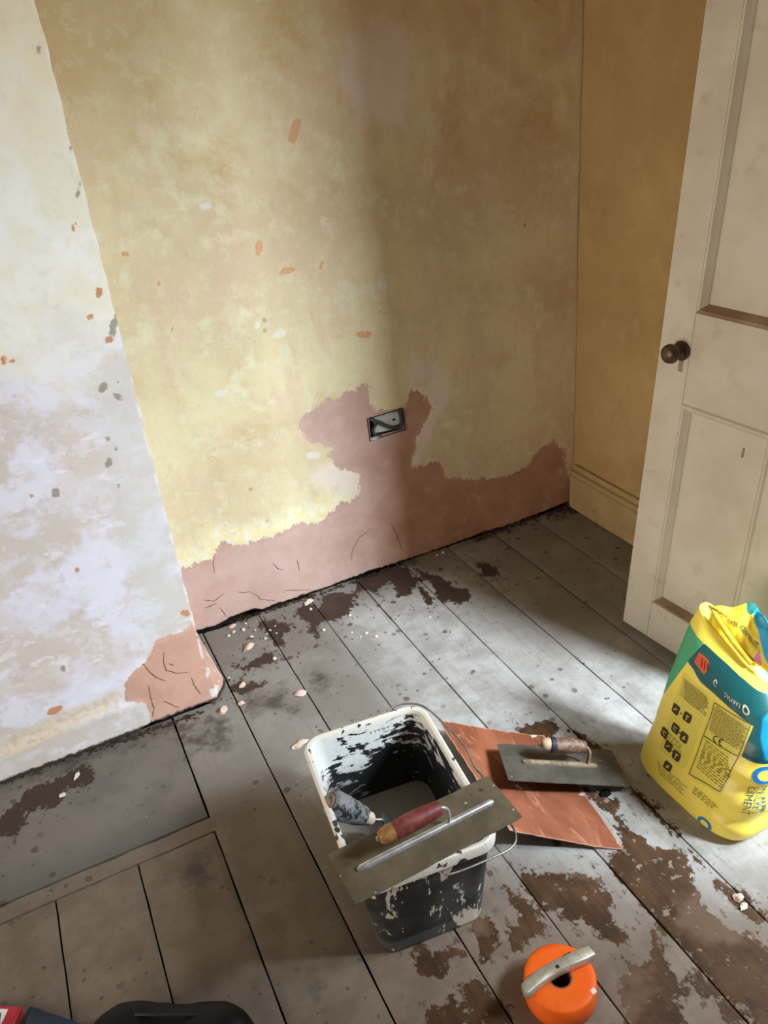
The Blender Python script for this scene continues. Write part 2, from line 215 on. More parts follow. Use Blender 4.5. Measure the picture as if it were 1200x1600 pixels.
# ------------------------------------------------------------------ materials of the room
def wall_mat(name):
    m = M(name, .9, .15)
    big = m.noise(2.2, 5, .6); mid = m.noise(9, 5, .65); fine = m.noise(60, 5, .6); stre = m.noise(5, 4, .6, (1.6, 1, .5))
    scrape = m.noise(26, 4, .6, (.5, 1, 1.6), .6, (0, .6, 0))
    c = m.mix(m.ramp(big, .35, .65), lin((226, 211, 170)), lin((208, 186, 150)))
    c = m.mix(m.mul(m.ramp(mid, .5, .64), .65), c, lin((228, 220, 186)))
    c = m.mix(m.mul(m.ramp(stre, .5, .64), .55), c, lin((216, 186, 158)))
    c = m.mix(m.mul(m.ramp(scrape, .62, .70), .25), c, lin((234, 226, 198)))
    c = m.mix(m.mul(m.ramp(fine, .45, .75), .25), c, lin((200, 174, 126)))
    pn = m.math('ADD', m.mul(m.noise(20, 6, .72, (1.5, 1, .7)), 1.3), m.mul(m.math('SUBTRACT', m.noise(90, 3, .6, (1.5, 1, .6)), .5), .35)); pn = m.math('SUBTRACT', pn, .15); pn2 = m.noise(42, 4, .65)
    # washed-out paint towards the ragged lower edge, mostly on the left
    lo = m.mul(m.ramp(m.math('ADD', m.attr('pink'), m.mul(m.math('SUBTRACT', pn, .5), .10)), .10, .01), m.mul(m.ramp(m.xyz(0), .70, .5), m.ramp(m.xyz(2), .48, .38)))
    c = m.mix(m.mul(lo, .95), c, m.mix(m.ramp(pn2, .42, .6), lin((236, 222, 168)), lin((236, 230, 206))))
    c = m.mix(m.mul(m.mask('pale', .09, pn2, .02), .85), c, lin((232, 214, 202)))
    stain = m.mul(m.ramp(m.noise(4.2, 5, .62), .55, .68), m.ramp(m.xyz(2), .9, 1.7, .25, .8)); c = m.mix(stain, c, lin((192, 158, 104)))
    c = m.mix(m.ramp(m.math('ADD', m.xyz(2), m.mul(m.math('SUBTRACT', big, .5), .9)), 1.2, 1.85, 0, .6), c, lin((200, 166, 112)))
    flk = m.ramp(m.noise(15, 6, .72), .555, .57); c = m.mix(m.mul(flk, .20), c, lin((236, 226, 192)))
    flk2 = m.ramp(m.noise(19, 6, .72, (1, 1, .8)), .60, .612); c = m.mix(m.mul(flk2, .24), c, lin((196, 164, 116)))
    sp = m.ramp(m.math('ADD', m.voro(9), m.mul(fine, .14)), .155, .115)
    c = m.mix(m.mul(sp, m.mul(m.ramp(m.noise(3.1, 2), .42, .58), .6)), c, lin((150, 118, 82)))
    white = m.mask('white', .03, pn2, .003); c = m.mix(m.mul(white, .8), c, lin((226, 220, 206)))
    chip = m.mask('chip', .022, pn2, .0015); c = m.mix(m.mul(chip, .85), c, lin((212, 158, 116)))
    plit = m.mix(m.ramp(mid, .35, .65), lin((204, 172, 160)), lin((196, 160, 146)))
    pshade = m.mix(m.ramp(mid, .35, .65), lin((186, 142, 118)), lin((172, 128, 104)))
    pcol = m.mix(m.ramp(m.math('ADD', m.xyz(0), m.mul(m.math('SUBTRACT', big, .5), .8)), .45, .95), plit, pshade)  # paler left, darker right: window light and shade put into the pink
    pcol = m.mix(m.mul(m.ramp(m.noise(14, 4), .56, .7), .4), pcol, lin((214, 178, 160)))
    pink = m.mask('pink', .065, pn, .003)
    c = m.mix(pink, c, pcol)
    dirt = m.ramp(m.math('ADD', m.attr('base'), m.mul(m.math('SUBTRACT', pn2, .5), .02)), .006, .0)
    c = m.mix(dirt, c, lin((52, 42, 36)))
    m.col(c).rough(.88)
    h = m.math('ADD', m.mul(m.noise(30, 5, .6), .5), m.mul(m.math('SUBTRACT', 1.0, pink), .6))
    h = m.math('SUBTRACT', h, m.mul(chip, .5))
    m.bump(h, .35, .003)
    return m.m
def breast_mat():
    m = M('skimmed_plaster', .85, .2)
    big = m.noise(3.2, 5, .62, (1, 1, .8)); mid = m.noise(10, 5, .62, (1, 1, .8)); pat = m.noise(6, 5, .62, (1, 1, 1.2), .15); fine = m.noise(45, 5)
    sw = m.noise(24, 4, .62, (.7, 1, 1.2), .3, (0, .7, 0))
    z = m.math('ADD', m.xyz(2), m.mul(m.math('SUBTRACT', big, .5), .5))
    top = m.mix(m.ramp(mid, .35, .65), lin((232, 226, 208)), lin((238, 236, 230)))
    low = m.mix(m.ramp(pat, .44, .56), lin((206, 196, 190)), lin((222, 220, 232)))
    low = m.mix(m.mul(m.ramp(big, .5, .6), .6), low, lin((214, 200, 194)))
    low = m.mix(m.mul(m.ramp(sw, .6, .66), .6), low, lin((234, 232, 240)))
    flk = m.ramp(m.noise(13, 6, .7, (1, 1, 1.2)), .545, .56); low = m.mix(m.mul(flk, .38), low, lin((226, 224, 234)))
    flk2 = m.ramp(m.noise(17, 6, .7), .575, .59); low = m.mix(m.mul(flk2, .35), low, lin((198, 180, 170)))
    c = m.mix(m.ramp(z, .9, 1.12), low, top)
    c = m.mix(m.mul(m.ramp(z, 1.3, 1.75), .7), c, lin((226, 208, 164)))
    c = m.mix(m.mul(m.ramp(fine, .5, .8), .2), c, lin((190, 176, 160)))
    pn = m.noise(30, 5, .65); pn2 = m.noise(60, 4, .6)
    c = m.mix(m.mul(m.mask('smooth', .09, pn, .03), .6), c, m.mix(mid, lin((200, 199, 194)), lin((212, 211, 208))))
    c = m.mix(m.mul(m.mask('ochre', .06, pn, .012), .6), c, m.mix(m.ramp(pn2, .42, .66), lin((216, 200, 174)), lin((198, 168, 126))))
    bnd = m.math('MULTIPLY', m.ramp(m.attr('band'), .004, -.004), m.mul(m.ramp(pat, .4, .6), .4))
    c = m.mix(bnd, c, lin((200, 190, 176)))
    grey = m.mask('grey', .02, pn2, .002); c = m.mix(m.mul(grey, .8), c, lin((142, 130, 118)))
    chip = m.mask('chip', .018, pn2, .0015); c = m.mix(chip, c, lin((200, 142, 104)))
    pcol = m.mix(m.ramp(mid, .35, .65), lin((206, 164, 146)), lin((194, 152, 134)))
    pink = m.mask('pink', .03, pn, .002); c = m.mix(pink, c, pcol)
    edge = m.mul(m.ramp(m.xyz(0), -.068, -.061), m.ramp(m.noise(18, 3), .5, .58))
    c = m.mix(m.mul(edge, .7), c, lin((236, 234, 230)))
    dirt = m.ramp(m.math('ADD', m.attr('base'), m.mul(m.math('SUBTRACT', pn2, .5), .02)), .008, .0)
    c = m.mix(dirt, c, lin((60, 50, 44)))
    m.col(c)
    h = m.math('ADD', m.mul(fine, .4), m.mul(pat, .5))
    h = m.math('SUBTRACT', h, m.mul(pink, .5))
    m.bump(h, .35, .003)
    return m.m
def plank_mat(name='worn_grey_floor_paint', stone=False):
    m = M(name, .55, .35)
    big = m.noise(2.6, 5, .6); mid = m.noise(11, 5, .62); fine = m.noise(70, 5, .6); grain = m.noise(26, 5, .65, (3.2, .16, 1)); 
    sp = m.noise(34, 4, .6)
    y = m.xyz(1); x = m.xyz(0)
    grey = m.mix(m.ramp(mid, .35, .65), lin((146, 142, 137)), lin((170, 167, 163)))
    dusty_dim = m.mix(m.ramp(mid, .35, .65), lin((128, 112, 98)), lin((110, 95, 82)))  # brown dust on the near boards, darkened further to stand for shade
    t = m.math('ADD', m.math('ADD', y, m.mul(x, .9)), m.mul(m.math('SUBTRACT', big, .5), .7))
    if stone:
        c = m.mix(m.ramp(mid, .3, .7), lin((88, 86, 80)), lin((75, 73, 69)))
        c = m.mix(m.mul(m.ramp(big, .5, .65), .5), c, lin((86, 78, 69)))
    else:
        c = m.mix(m.math('MAXIMUM', m.ramp(t, -.65, -1.15), m.ramp(m.math('ADD', m.math('ADD', y, m.mul(x, .3)), m.mul(m.math('SUBTRACT', mid, .5), .12)), -1.22, -1.34, 0, .9)), grey, dusty_dim)
        shade_left = m.mul(m.ramp(m.math('ADD', x, m.mul(m.math('SUBTRACT', mid, .5), .2)), .22, -.08), m.ramp(m.math('ADD', y, m.mul(m.math('SUBTRACT', big, .5), .4)), -.5, -.8))
        c = m.mix(m.mul(shade_left, .85), c, m.mix(m.ramp(mid, .35, .65), lin((114, 100, 85)), lin((100, 86, 71))))  # shade over the lower-left floor, put into the boards' colour
    c = m.mix(m.mul(m.ramp(grain, .5, .72), .28), c, lin((104, 90, 78)))
    c = m.mix(m.mul(m.ramp(fine, .52, .72), .25), c, lin((98, 86, 76)))
    wx = m.math('MAXIMUM', m.mul(m.ramp(x, .46, .30), m.ramp(y, -.80, -.62)), m.mul(m.ramp(m.math('ADD', x, m.mul(m.math('SUBTRACT', mid, .5), .3)), .68, .95), m.ramp(y, -.85, -.5)))
    wx = m.math('MAXIMUM', wx, m.ramp(m.math('ADD', y, m.mul(m.math('SUBTRACT', mid, .5), .2)), -.22, -.06))
    c = m.mix(m.mul(wx, m.ramp(m.math('ADD', m.mul(mid, .6), m.mul(m.noise(5, 4), .5)), .42, .62, .45, .9)), c, lin((118, 110, 102)))
    # scattered specks
    v1 = m.math('MAXIMUM', m.ramp(m.math('ADD', m.voro(17), m.mul(sp, .30)), .32, .27), m.ramp(m.math('ADD', m.voro(33), m.mul(sp, .30)), .30, .26))
    c = m.mix(m.mul(v1, m.mul(m.math('MAXIMUM', m.ramp(m.noise(4.3, 3), .44, .6), m.ramp(y, -.6, -.25)), .8)), c, lin((74, 60, 50)))
    v2 = m.ramp(m.math('ADD', m.voro(24, (1, 1.13, 1)), m.mul(sp, .15)), .13, .10)
    c = m.mix(m.mul(v2, m.mul(m.ramp(m.noise(3.3, 3, .5, (1, 1, 1.1)), .5, .6), .7)), c, lin((186, 180, 172)))
    pn = m.math('ADD', m.mul(m.noise(17, 6, .72, (1.3, .8, 1)), 1.3), m.mul(m.math('SUBTRACT', m.noise(90, 3, .6), .5), .35)); pn = m.math('SUBTRACT', pn, .15); pn2 = m.noise(26, 5, .68)
    soot = m.mul(m.mask('soot', .12, pn2, .022), m.ramp(m.noise(20, 5, .7), .38, .60, .35, 1.0))
    c = m.mix(m.mul(soot, .85), c, lin((66, 58, 52)))
    st = m.mask('stain', .085, pn, .003)
    frag = m.mul(m.ramp(m.noise(38, 5, .7, (1.2, .8, 1)), .60, .615), m.mul(m.ramp(m.attr('stain'), .10, .0), m.ramp(y, -1.6, -.2, .6, 1.0)))
    st = m.math('MAXIMUM', st, frag)
    bare = m.mix(m.ramp(m.math('ADD', m.mul(mid, .6), m.mul(grain, .4)), .38, .62), lin((56, 36, 20)), lin((82, 55, 33)))
    bare = m.mix(m.mul(m.ramp(m.noise(7, 4), .55, .66), .6), bare, lin((116, 92, 74)))
    bare = m.mix(m.mul(m.ramp(m.noise(40, 5, .66), .60, .64), .65), bare, lin((150, 138, 126)))
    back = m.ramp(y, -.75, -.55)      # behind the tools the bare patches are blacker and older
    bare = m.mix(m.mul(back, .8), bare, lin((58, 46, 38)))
    c = m.mix(st, c, bare)
    m.col(c)
    m.rough(m.math('ADD', .48, m.mul(mid, .2)))
    h = m.math('ADD', m.mul(grain, .45), m.math('ADD', m.mul(fine, .2), m.mul(m.math('SUBTRACT', 1.0, st), .5)))
    m.bump(h, .3, .0018)
    return m.m
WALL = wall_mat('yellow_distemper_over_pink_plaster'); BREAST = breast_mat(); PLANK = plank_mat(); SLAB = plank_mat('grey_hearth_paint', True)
DARK = simple('dark_void', (38, 30, 26), .95, .1)
def side_wall_mat():
    m = M('stained_ochre_distemper', .9, .15)
    big = m.noise(2.4, 5, .6); mid = m.noise(9, 5, .6); fine = m.noise(60, 4)
    c = m.mix(m.ramp(big, .35, .65), lin((178, 150, 102)), lin((164, 134, 88)))
    c = m.mix(m.mul(m.ramp(mid, .5, .7), .4), c, lin((186, 160, 112)))
    c = m.mix(m.mul(m.ramp(fine, .5, .75), .25), c, lin((150, 118, 74)))
    sp = m.ramp(m.math('ADD', m.voro(9), m.mul(fine, .1)), .09, .06); c = m.mix(m.mul(sp, .6), c, lin((120, 92, 62)))
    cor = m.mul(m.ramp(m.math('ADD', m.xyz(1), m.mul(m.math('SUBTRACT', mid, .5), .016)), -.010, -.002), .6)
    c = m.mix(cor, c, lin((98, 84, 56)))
    m.col(c).bump(m.noise(26, 5, .6), .3, .003); return m.m
SIDE = side_wall_mat()
def cream_paint(name, a, b, dirty):
    m = M(name, .5, .35); mid = m.noise(6, 5, .6); fine = m.noise(50, 4)
    c = m.mix(m.ramp(mid, .35, .65), lin(a), lin(b))
    c = m.mix(m.mul(m.ramp(m.noise(16, 4), .58, .74), .4), c, lin(dirty))
    sp = m.ramp(m.math('ADD', m.voro(26), m.mul(fine, .1)), .085, .06); c = m.mix(m.mul(sp, .5), c, lin(dirty))
    m.col(c).bump(m.noise(40, 4), .12, .001); return m.m
DOOR = cream_paint('off_white_door_gloss', (204, 194, 178), (194, 182, 164), (164, 144, 120))
DOORGRIME = cream_paint('grimy_moulding_gloss', (160, 134, 108), (130, 104, 80), (84, 64, 46))
SKIRT = cream_paint('cream_skirting_gloss', (176, 152, 110), (160, 134, 94), (104, 82, 54))

# ------------------------------------------------------------------ structure: walls
XR = 1.4406
def lumpy(x, z, s=0): return .004*fbm(x*2.3, z*2.3, 3.1+s, 3) + .0012*fbm(x*14, z*14, 7.7+s, 3)
CRACKED = simple('crack_shadow_dirt', (112, 76, 62), .95, .05)
def crack(path, place, parent):
    """a crevice: a jagged sliver with a lip standing proud of the plaster on one side"""
    pts = [Vector((p[0], p[1])) for p in path]; P = []
    for a, b2 in zip(pts[:-1], pts[1:]):
        n = max(2, int((b2-a).length/.006))
        for i in range(n): P.append(a.lerp(b2, i/n)+Vector((.0022*fbm(a.x*50+i, a.y*40, 1, 2), .0022*fbm(a.x*50+i, a.y*40, 9, 2))))
    P.append(pts[-1]); L = len(P); bm = bmesh.new(); rows = []
    for i, p in enumerate(P):
        t = (P[min(i+1, L-1)]-P[max(i-1, 0)]).normalized(); nn = Vector((-t.y, t.x)); w = (.0003+.0007*math.sin(PI*(i+.4)/(L+.2))*(1+.6*fbm(p.x*70, p.y*70, 4, 2)))
        a, b2 = p+nn*w, p-nn*w; A, B2 = Vector(place(a.x, a.y)), Vector(place(b2.x, b2.y))
        rows.append([A+Vector((0, -.0011, 0)), B2+Vector((0, -.0005, 0)), B2+Vector((0, .003, 0)), A+Vector((0, .003, 0))])
    loft(bm, rows); bmesh.ops.recalc_face_normals(bm, faces=bm.faces); obj('crack', bm, CRACKED, parent)
def build_wall_back():
    us = np.concatenate([np.arange(-.16, 1.455, .0085)]); zb = np.arange(0, 2.5, .0085)
    zb = np.concatenate([np.arange(0, 1.9, .0085), np.arange(1.9, 2.56, .05)])
    U, V = np.meshgrid(us, zb); P = np.stack([U.ravel(), V.ravel()], 1)
    pk = sdf(P, WALL_PINK)
    low = np.array([.003+.006*max(0, fbm(x*9, 1.7, 2.2, 3))+.003*abs(fbm(x*40, 4, 2, 2)) for x in us])
    low += np.interp(us, [0, .05, .09, .17, .2, .5, .6, .7, 1.2, 1.44], [0, .0, .010, .012, .0, .002, .008, .0, .0, .010])
    verts = []
    for k, (x, z) in enumerate(P):
        i = k % len(us); zz = z if z > .05 else low[i]+(z/.05)*(.05-low[i])
        rec = .0022*min(1, max(0, (.004-pk[k])/.01))
        verts.append((x, lumpy(x, z)+rec, zz))
    n = len(us); faces = []
    for j in range(len(zb)-1):
        for i in range(n-1):
            cx, cz = (us[i]+us[i+1])/2, (zb[j]+zb[j+1])/2
            if .648 < cx < .762 and .490 < cz < .557: continue
            faces.append((j*n+i, j*n+i+1, (j+1)*n+i+1, (j+1)*n+i))
    me = bpy.data.meshes.new('wall_back'); me.from_pydata(verts, [], faces)
    fattr(me, 'pink', pk); fattr(me, 'pale', sdf(P, WALL_PALE)); fattr(me, 'chip', sdf(P, WALL_CHIP)); fattr(me, 'white', sdf(P, WALL_WHITE))
    fattr(me, 'base', np.array([v[2]-low[k % n] for k, v in enumerate(verts)]))
    o = link('wall_back', me, WALL, None, True); finish(o, 'structure')
    for q in WALL_CRACK: crack(q, lambda x, z: (x, lumpy(x, z)+.0022, z), o)
    bm = bmesh.new(); box(bm, (.65, .075, 1.25), (1.75, .05, 2.62)); obj('masonry', bm, DARK, o)
    return o
WB = build_wall_back()

FY = -.346; FX = -.060
def build_breast():
    us = np.concatenate([np.arange(-1.0, FX-.0001, .0085), [FX]]); zb = np.concatenate([np.arange(0, 1.8, .0085), np.arange(1.8, 2.56, .05)])
    U, V = np.meshgrid(us, zb); P = np.stack([U.ravel(), V.ravel()], 1)
    # the old skirting line, plastered over
    def band_top(x): return np.interp(x, BAND_X, BAND_Z)
    low = np.array([.004+.005*max(0, fbm(x*9, 5.7, 2.2, 3))+.004*abs(fbm(x*40, 4, 9, 2)) for x in us])
    low += np.interp(us, [-.27, -.25, -.2, -.1, -.06], [0, .012, .003, .006, .0])
    verts = []
    pk = sdf(P, BREAST_PINK)
    for k, (x, z) in enumerate(P):
        i = k % len(us); zz = z if z > .05 else low[i]+(z/.05)*(.05-low[i])
        d = band_top(x)-z; proud = .010*min(1, max(0, d/.025)) if pk[k] > 0 else .004
        y = FY + .8*lumpy(x, z, 5) - proud
        t = 0
        if x > -.10 and z < .20:      # the corner is knocked and flares at the foot
            t = (x+.10)/.04*((.20-z)/.20)**.8
        ce = .0035*fbm(1.3, z*16, 8, 4)*max(0, (x+.075)/.015)
        verts.append((x+t*.012+ce, y, zz))
    n = len(us); faces = [(j*n+i, j*n+i+1, (j+1)*n+i+1, (j+1)*n+i) for j in range(len(zb)-1) for i in range(n-1)]
    # the return back to the alcove wall, flaring at its foot
    ys = np.linspace(0, 1, 22)[1:]; m0 = len(verts); idx = {}
    ret = []
    for j in range(len(zb)):
        a = verts[j*n+n-1]
        for q, t in enumerate(ys):
            z = a[2]; fl = max(0, (.15-z)/.15)
            x = a[0] + (.045*min(1, t*6) if True else 0)*fl*(1-.35*t) + .0015*fbm(t*6, z*9, 3, 3)
            if t > .98: x = a[0]+.03*fl
            verts.append((x, a[1]+t*(0.006-a[1]), z)); idx[(j, q)] = len(verts)-1
    for j in range(len(zb)-1):
        for q in range(len(ys)):
            a = j*n+n-1 if q == 0 else idx[(j, q-1)]; b = (j+1)*n+n-1 if q == 0 else idx[(j+1, q-1)]
            faces.append((a, idx[(j, q)], idx[(j+1, q)], b))
    me = bpy.data.meshes.new('wall_left'); me.from_pydata(verts, [], faces)
    Q = np.array([(v[0]-max(0, 0), v[2]) for v in verts])
    Q[m0:, 0] = FX-.002
    fattr(me, 'pink', sdf(Q, BREAST_PINK)); fattr(me, 'chip', sdf(Q, BREAST_CHIP)); gr = sdf(Q, BREAST_GREY); gr[m0:] = 1.0; fattr(me, 'grey', gr)
    fattr(me, 'smooth', sdf(Q, BREAST_SMOOTH)); fattr(me, 'ochre', sdf(Q, BREAST_OCHRE))
    fattr(me, 'band', np.array([q[1]-band_top(q[0]) for q in Q]))
    fattr(me, 'base', np.array([v[2]-.012 for v in verts]))
    o = link('wall_left', me, BREAST, None, 50); finish(o, 'structure')
    for q in BREAST_CRACK: crack(q, lambda x, z: (x+(.012*(x+.10)/.04*((.20-z)/.20)**.8 if x > -.10 and z < .2 else 0), FY+.8*lumpy(x, z, 5)-.004, z), o)
    bm = bmesh.new(); box(bm, (-.58, -.13, 1.25), (.96, .36, 2.62)); obj('masonry', bm, DARK, o)
    return o
build_breast()

def build_wall_right():
    ys = np.concatenate([np.arange(0.012, -1.32, -.02), [-1.32]]); zs = np.concatenate([np.arange(.0, 1.9, .03), np.arange(1.9, 2.56, .1)])
    v, f = grid(ys, zs, lambda y, z: (XR+.9*lumpy(y, z, 11), y, z))
    me = bpy.data.meshes.new('wall_right'); me.from_pydata(v, [], f)
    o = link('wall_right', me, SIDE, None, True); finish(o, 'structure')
    # masonry round the tall window opening; unseen, its edges placed to trim the light
    bm = bmesh.new()
    for (y0, y1, z0, z1) in ((.08, -1.32, -.06, 2.56), (-1.32, -2.3, -.06, .45), (-1.32, -2.3, 1.93, 2.56), (-2.3, -2.8, -.06, 2.56)):
        box(bm, (XR+.082, (y0+y1)/2, (z0+z1)/2), (.15, y0-y1, z1-z0))
    obj('masonry', bm, SIDE, o)
    # unseen nib of wall added to stop light leaking past the door's hinge edge
    bm = bmesh.new(); box(bm, (1.318, -1.17, 1.25), (.245, .07, 2.62)); finish(obj('light_block_nib', bm, SIDE), 'structure')
build_wall_right()
def build_skirting():
    prof = [(0, .178), (.006, .178), (.010, .174), (.013, .168), (.008, .164), (.008, .160), (.020, .156), (.022, .150), (.018, .146), (.012, .142), (.012, .136), (.019, .132), (.021, .128), (.021, .006), (.0, .006)]
    ys = [-.017, -.2, -.5, -.8, -1.31]
    bm = bmesh.new()
    loft(bm, [[(XR-.003-d, y, z+.0015*math.sin(y*9)) for d, z in prof] for y in ys])
    bmesh.ops.recalc_face_normals(bm, faces=bm.faces)
    finish(obj('baseboard_right', bm, SKIRT), 'structure')
build_skirting()
bm = bmesh.new(); box(bm, (.3, -.9, 2.56), (2.6, 2.4, .1))
finish(obj('ceiling', bm, simple('old_ceiling_distemper', (206, 190, 160), .9)), 'structure')

# ------------------------------------------------------------------ floor
bm = bmesh.new(); box(bm, (.3, -1.2, -.075), (3.6, 3.2, .06))
FLOOR = finish(obj('floor', bm, DARK), 'structure')
def plank(x0, x1, y0, y1, name='floorboard', mat=None, dz=0, dx=.012, dy=.02, wob=.0016, thick=.024):
    """one board; its long edges waver a little, top on z=0"""
    nx = max(3, int(round((x1-x0)/dx))); ny = max(3, int(round((y1-y0)/dy)))
    xs = np.linspace(x0, x1, nx+1); ys = np.linspace(y0, y1, ny+1)
    sd = (x0*13.7+y0*3.1)
    def fn(x, y):
        e = 0
        if x == xs[0]: e = abs(wob*fbm(sd, y*7, .5, 3))
        if x == xs[-1]: e = -abs(wob*fbm(sd+5, y*7, .5, 3))
        ye = 0
        if y == ys[-1]: ye = -abs(.006*fbm(x*22, sd, 2.5, 3))
        edge = .0014 if x in (xs[0], xs[-1]) or y in (ys[0], ys[-1]) else 0
        cup = .0008*math.sin((x-x0)/(x1-x0)*PI) + .0007*fbm(x*9, y*5, sd, 3)
        return (x+e, y+ye, dz+cup-edge)
    v, f = grid(xs, ys, fn); n = len(xs); m = len(ys)
    P = np.array([(a, b) for a, b, _ in v])
    st, so = sdf(P, FLOOR_STAIN), sdf(P, FLOOR_SOOT)
    # skirts down the four sides
    loop = [i for i in range(n)]+[j*n+n-1 for j in range(1, m)]+[(m-1)*n+i for i in range(n-2, -1, -1)]+[j*n for j in range(m-2, 0, -1)]
    b0 = len(v); v += [(v[i][0], v[i][1], -thick) for i in loop]
    L = len(loop)
    f += [(loop[k], b0+k, b0+(k+1) % L, loop[(k+1) % L]) for k in range(L)]
    f.append(tuple(b0+k for k in range(L-1, -1, -1)))
    me = bpy.data.meshes.new(name); me.from_pydata(v, [], f)
    fattr(me, 'stain', np.concatenate([st, st[loop]])); fattr(me, 'soot', np.concatenate([so, so[loop]]))
    return link(name, me, mat or PLANK, FLOOR, 40)
G = .0014
lines = [-.0035, .1807, .3569, .5347, .7128, .8953, 1.0805, 1.2624, 1.452]
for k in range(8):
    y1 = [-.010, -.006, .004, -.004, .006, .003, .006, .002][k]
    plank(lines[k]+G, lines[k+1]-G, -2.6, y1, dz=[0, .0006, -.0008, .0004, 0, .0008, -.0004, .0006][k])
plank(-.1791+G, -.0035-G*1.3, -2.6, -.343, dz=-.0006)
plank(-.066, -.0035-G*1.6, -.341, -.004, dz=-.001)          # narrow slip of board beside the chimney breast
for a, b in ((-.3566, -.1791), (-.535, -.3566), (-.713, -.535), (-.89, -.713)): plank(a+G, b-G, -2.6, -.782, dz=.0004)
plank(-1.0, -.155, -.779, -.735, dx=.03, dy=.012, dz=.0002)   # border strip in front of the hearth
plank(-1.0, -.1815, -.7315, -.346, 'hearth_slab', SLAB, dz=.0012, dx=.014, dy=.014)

# crumbled mortar and dirt packed along the foot of the walls
def crumbs(name, path, n, spread, size, mat, seed):
    rnd = random.Random(seed); bm = bmesh.new()
    for _ in range(n):
        t = rnd.random()*(len(path)-1); i = int(t); a, b = Vector(path[i]), Vector(path[i+1]); p = a.lerp(b, t-i)
        p += Vector((rnd.gauss(0, spread), rnd.gauss(0, spread), 0)); s = size*rnd.uniform(.4, 1.5)
        q = bmesh.ops.create_icosphere(bm, subdivisions=1, radius=s)
        for v in q['verts']:
            v.co = Vector((v.co.x*rnd.uniform(.6, 1.5), v.co.y*rnd.uniform(.6, 1.5), v.co.z*rnd.uniform(.3, .8)))+Vector((p.x, p.y, s*.35+.0005))
    return finish(obj(name, bm, mat), 'stuff')
SOIL = simple('mortar_dirt', (64, 52, 44), .95, .1, 0, .4, 90)
finish(crumbs('dirt', [(1.0, -.006, 0), (1.2, -.010, 0), (1.36, -.018, 0), (1.42, -.03, 0), (1.41, -.05, 0)], 330, .012, .0042, SOIL, 2), None, 'dark crumbled mortar dirt heaped along the wall in the alcove corner', 'dirt')
finish(crumbs('dirt', [(-.62, -.358, 0), (-.35, -.362, 0), (-.25, -.366, 0), (-.1, -.37, 0)], 260, .006, .0034, SOIL, 3), None, 'dark line of dirt along the foot of the chimney breast', 'dirt')
finish(crumbs('dirt', [(.1, -.012, 0), (.3, -.014, 0), (.55, -.018, 0), (.72, -.012, 0)], 240, .006, .003, SOIL, 4), None, 'dark line of grit along the foot of the pink plaster wall', 'dirt')

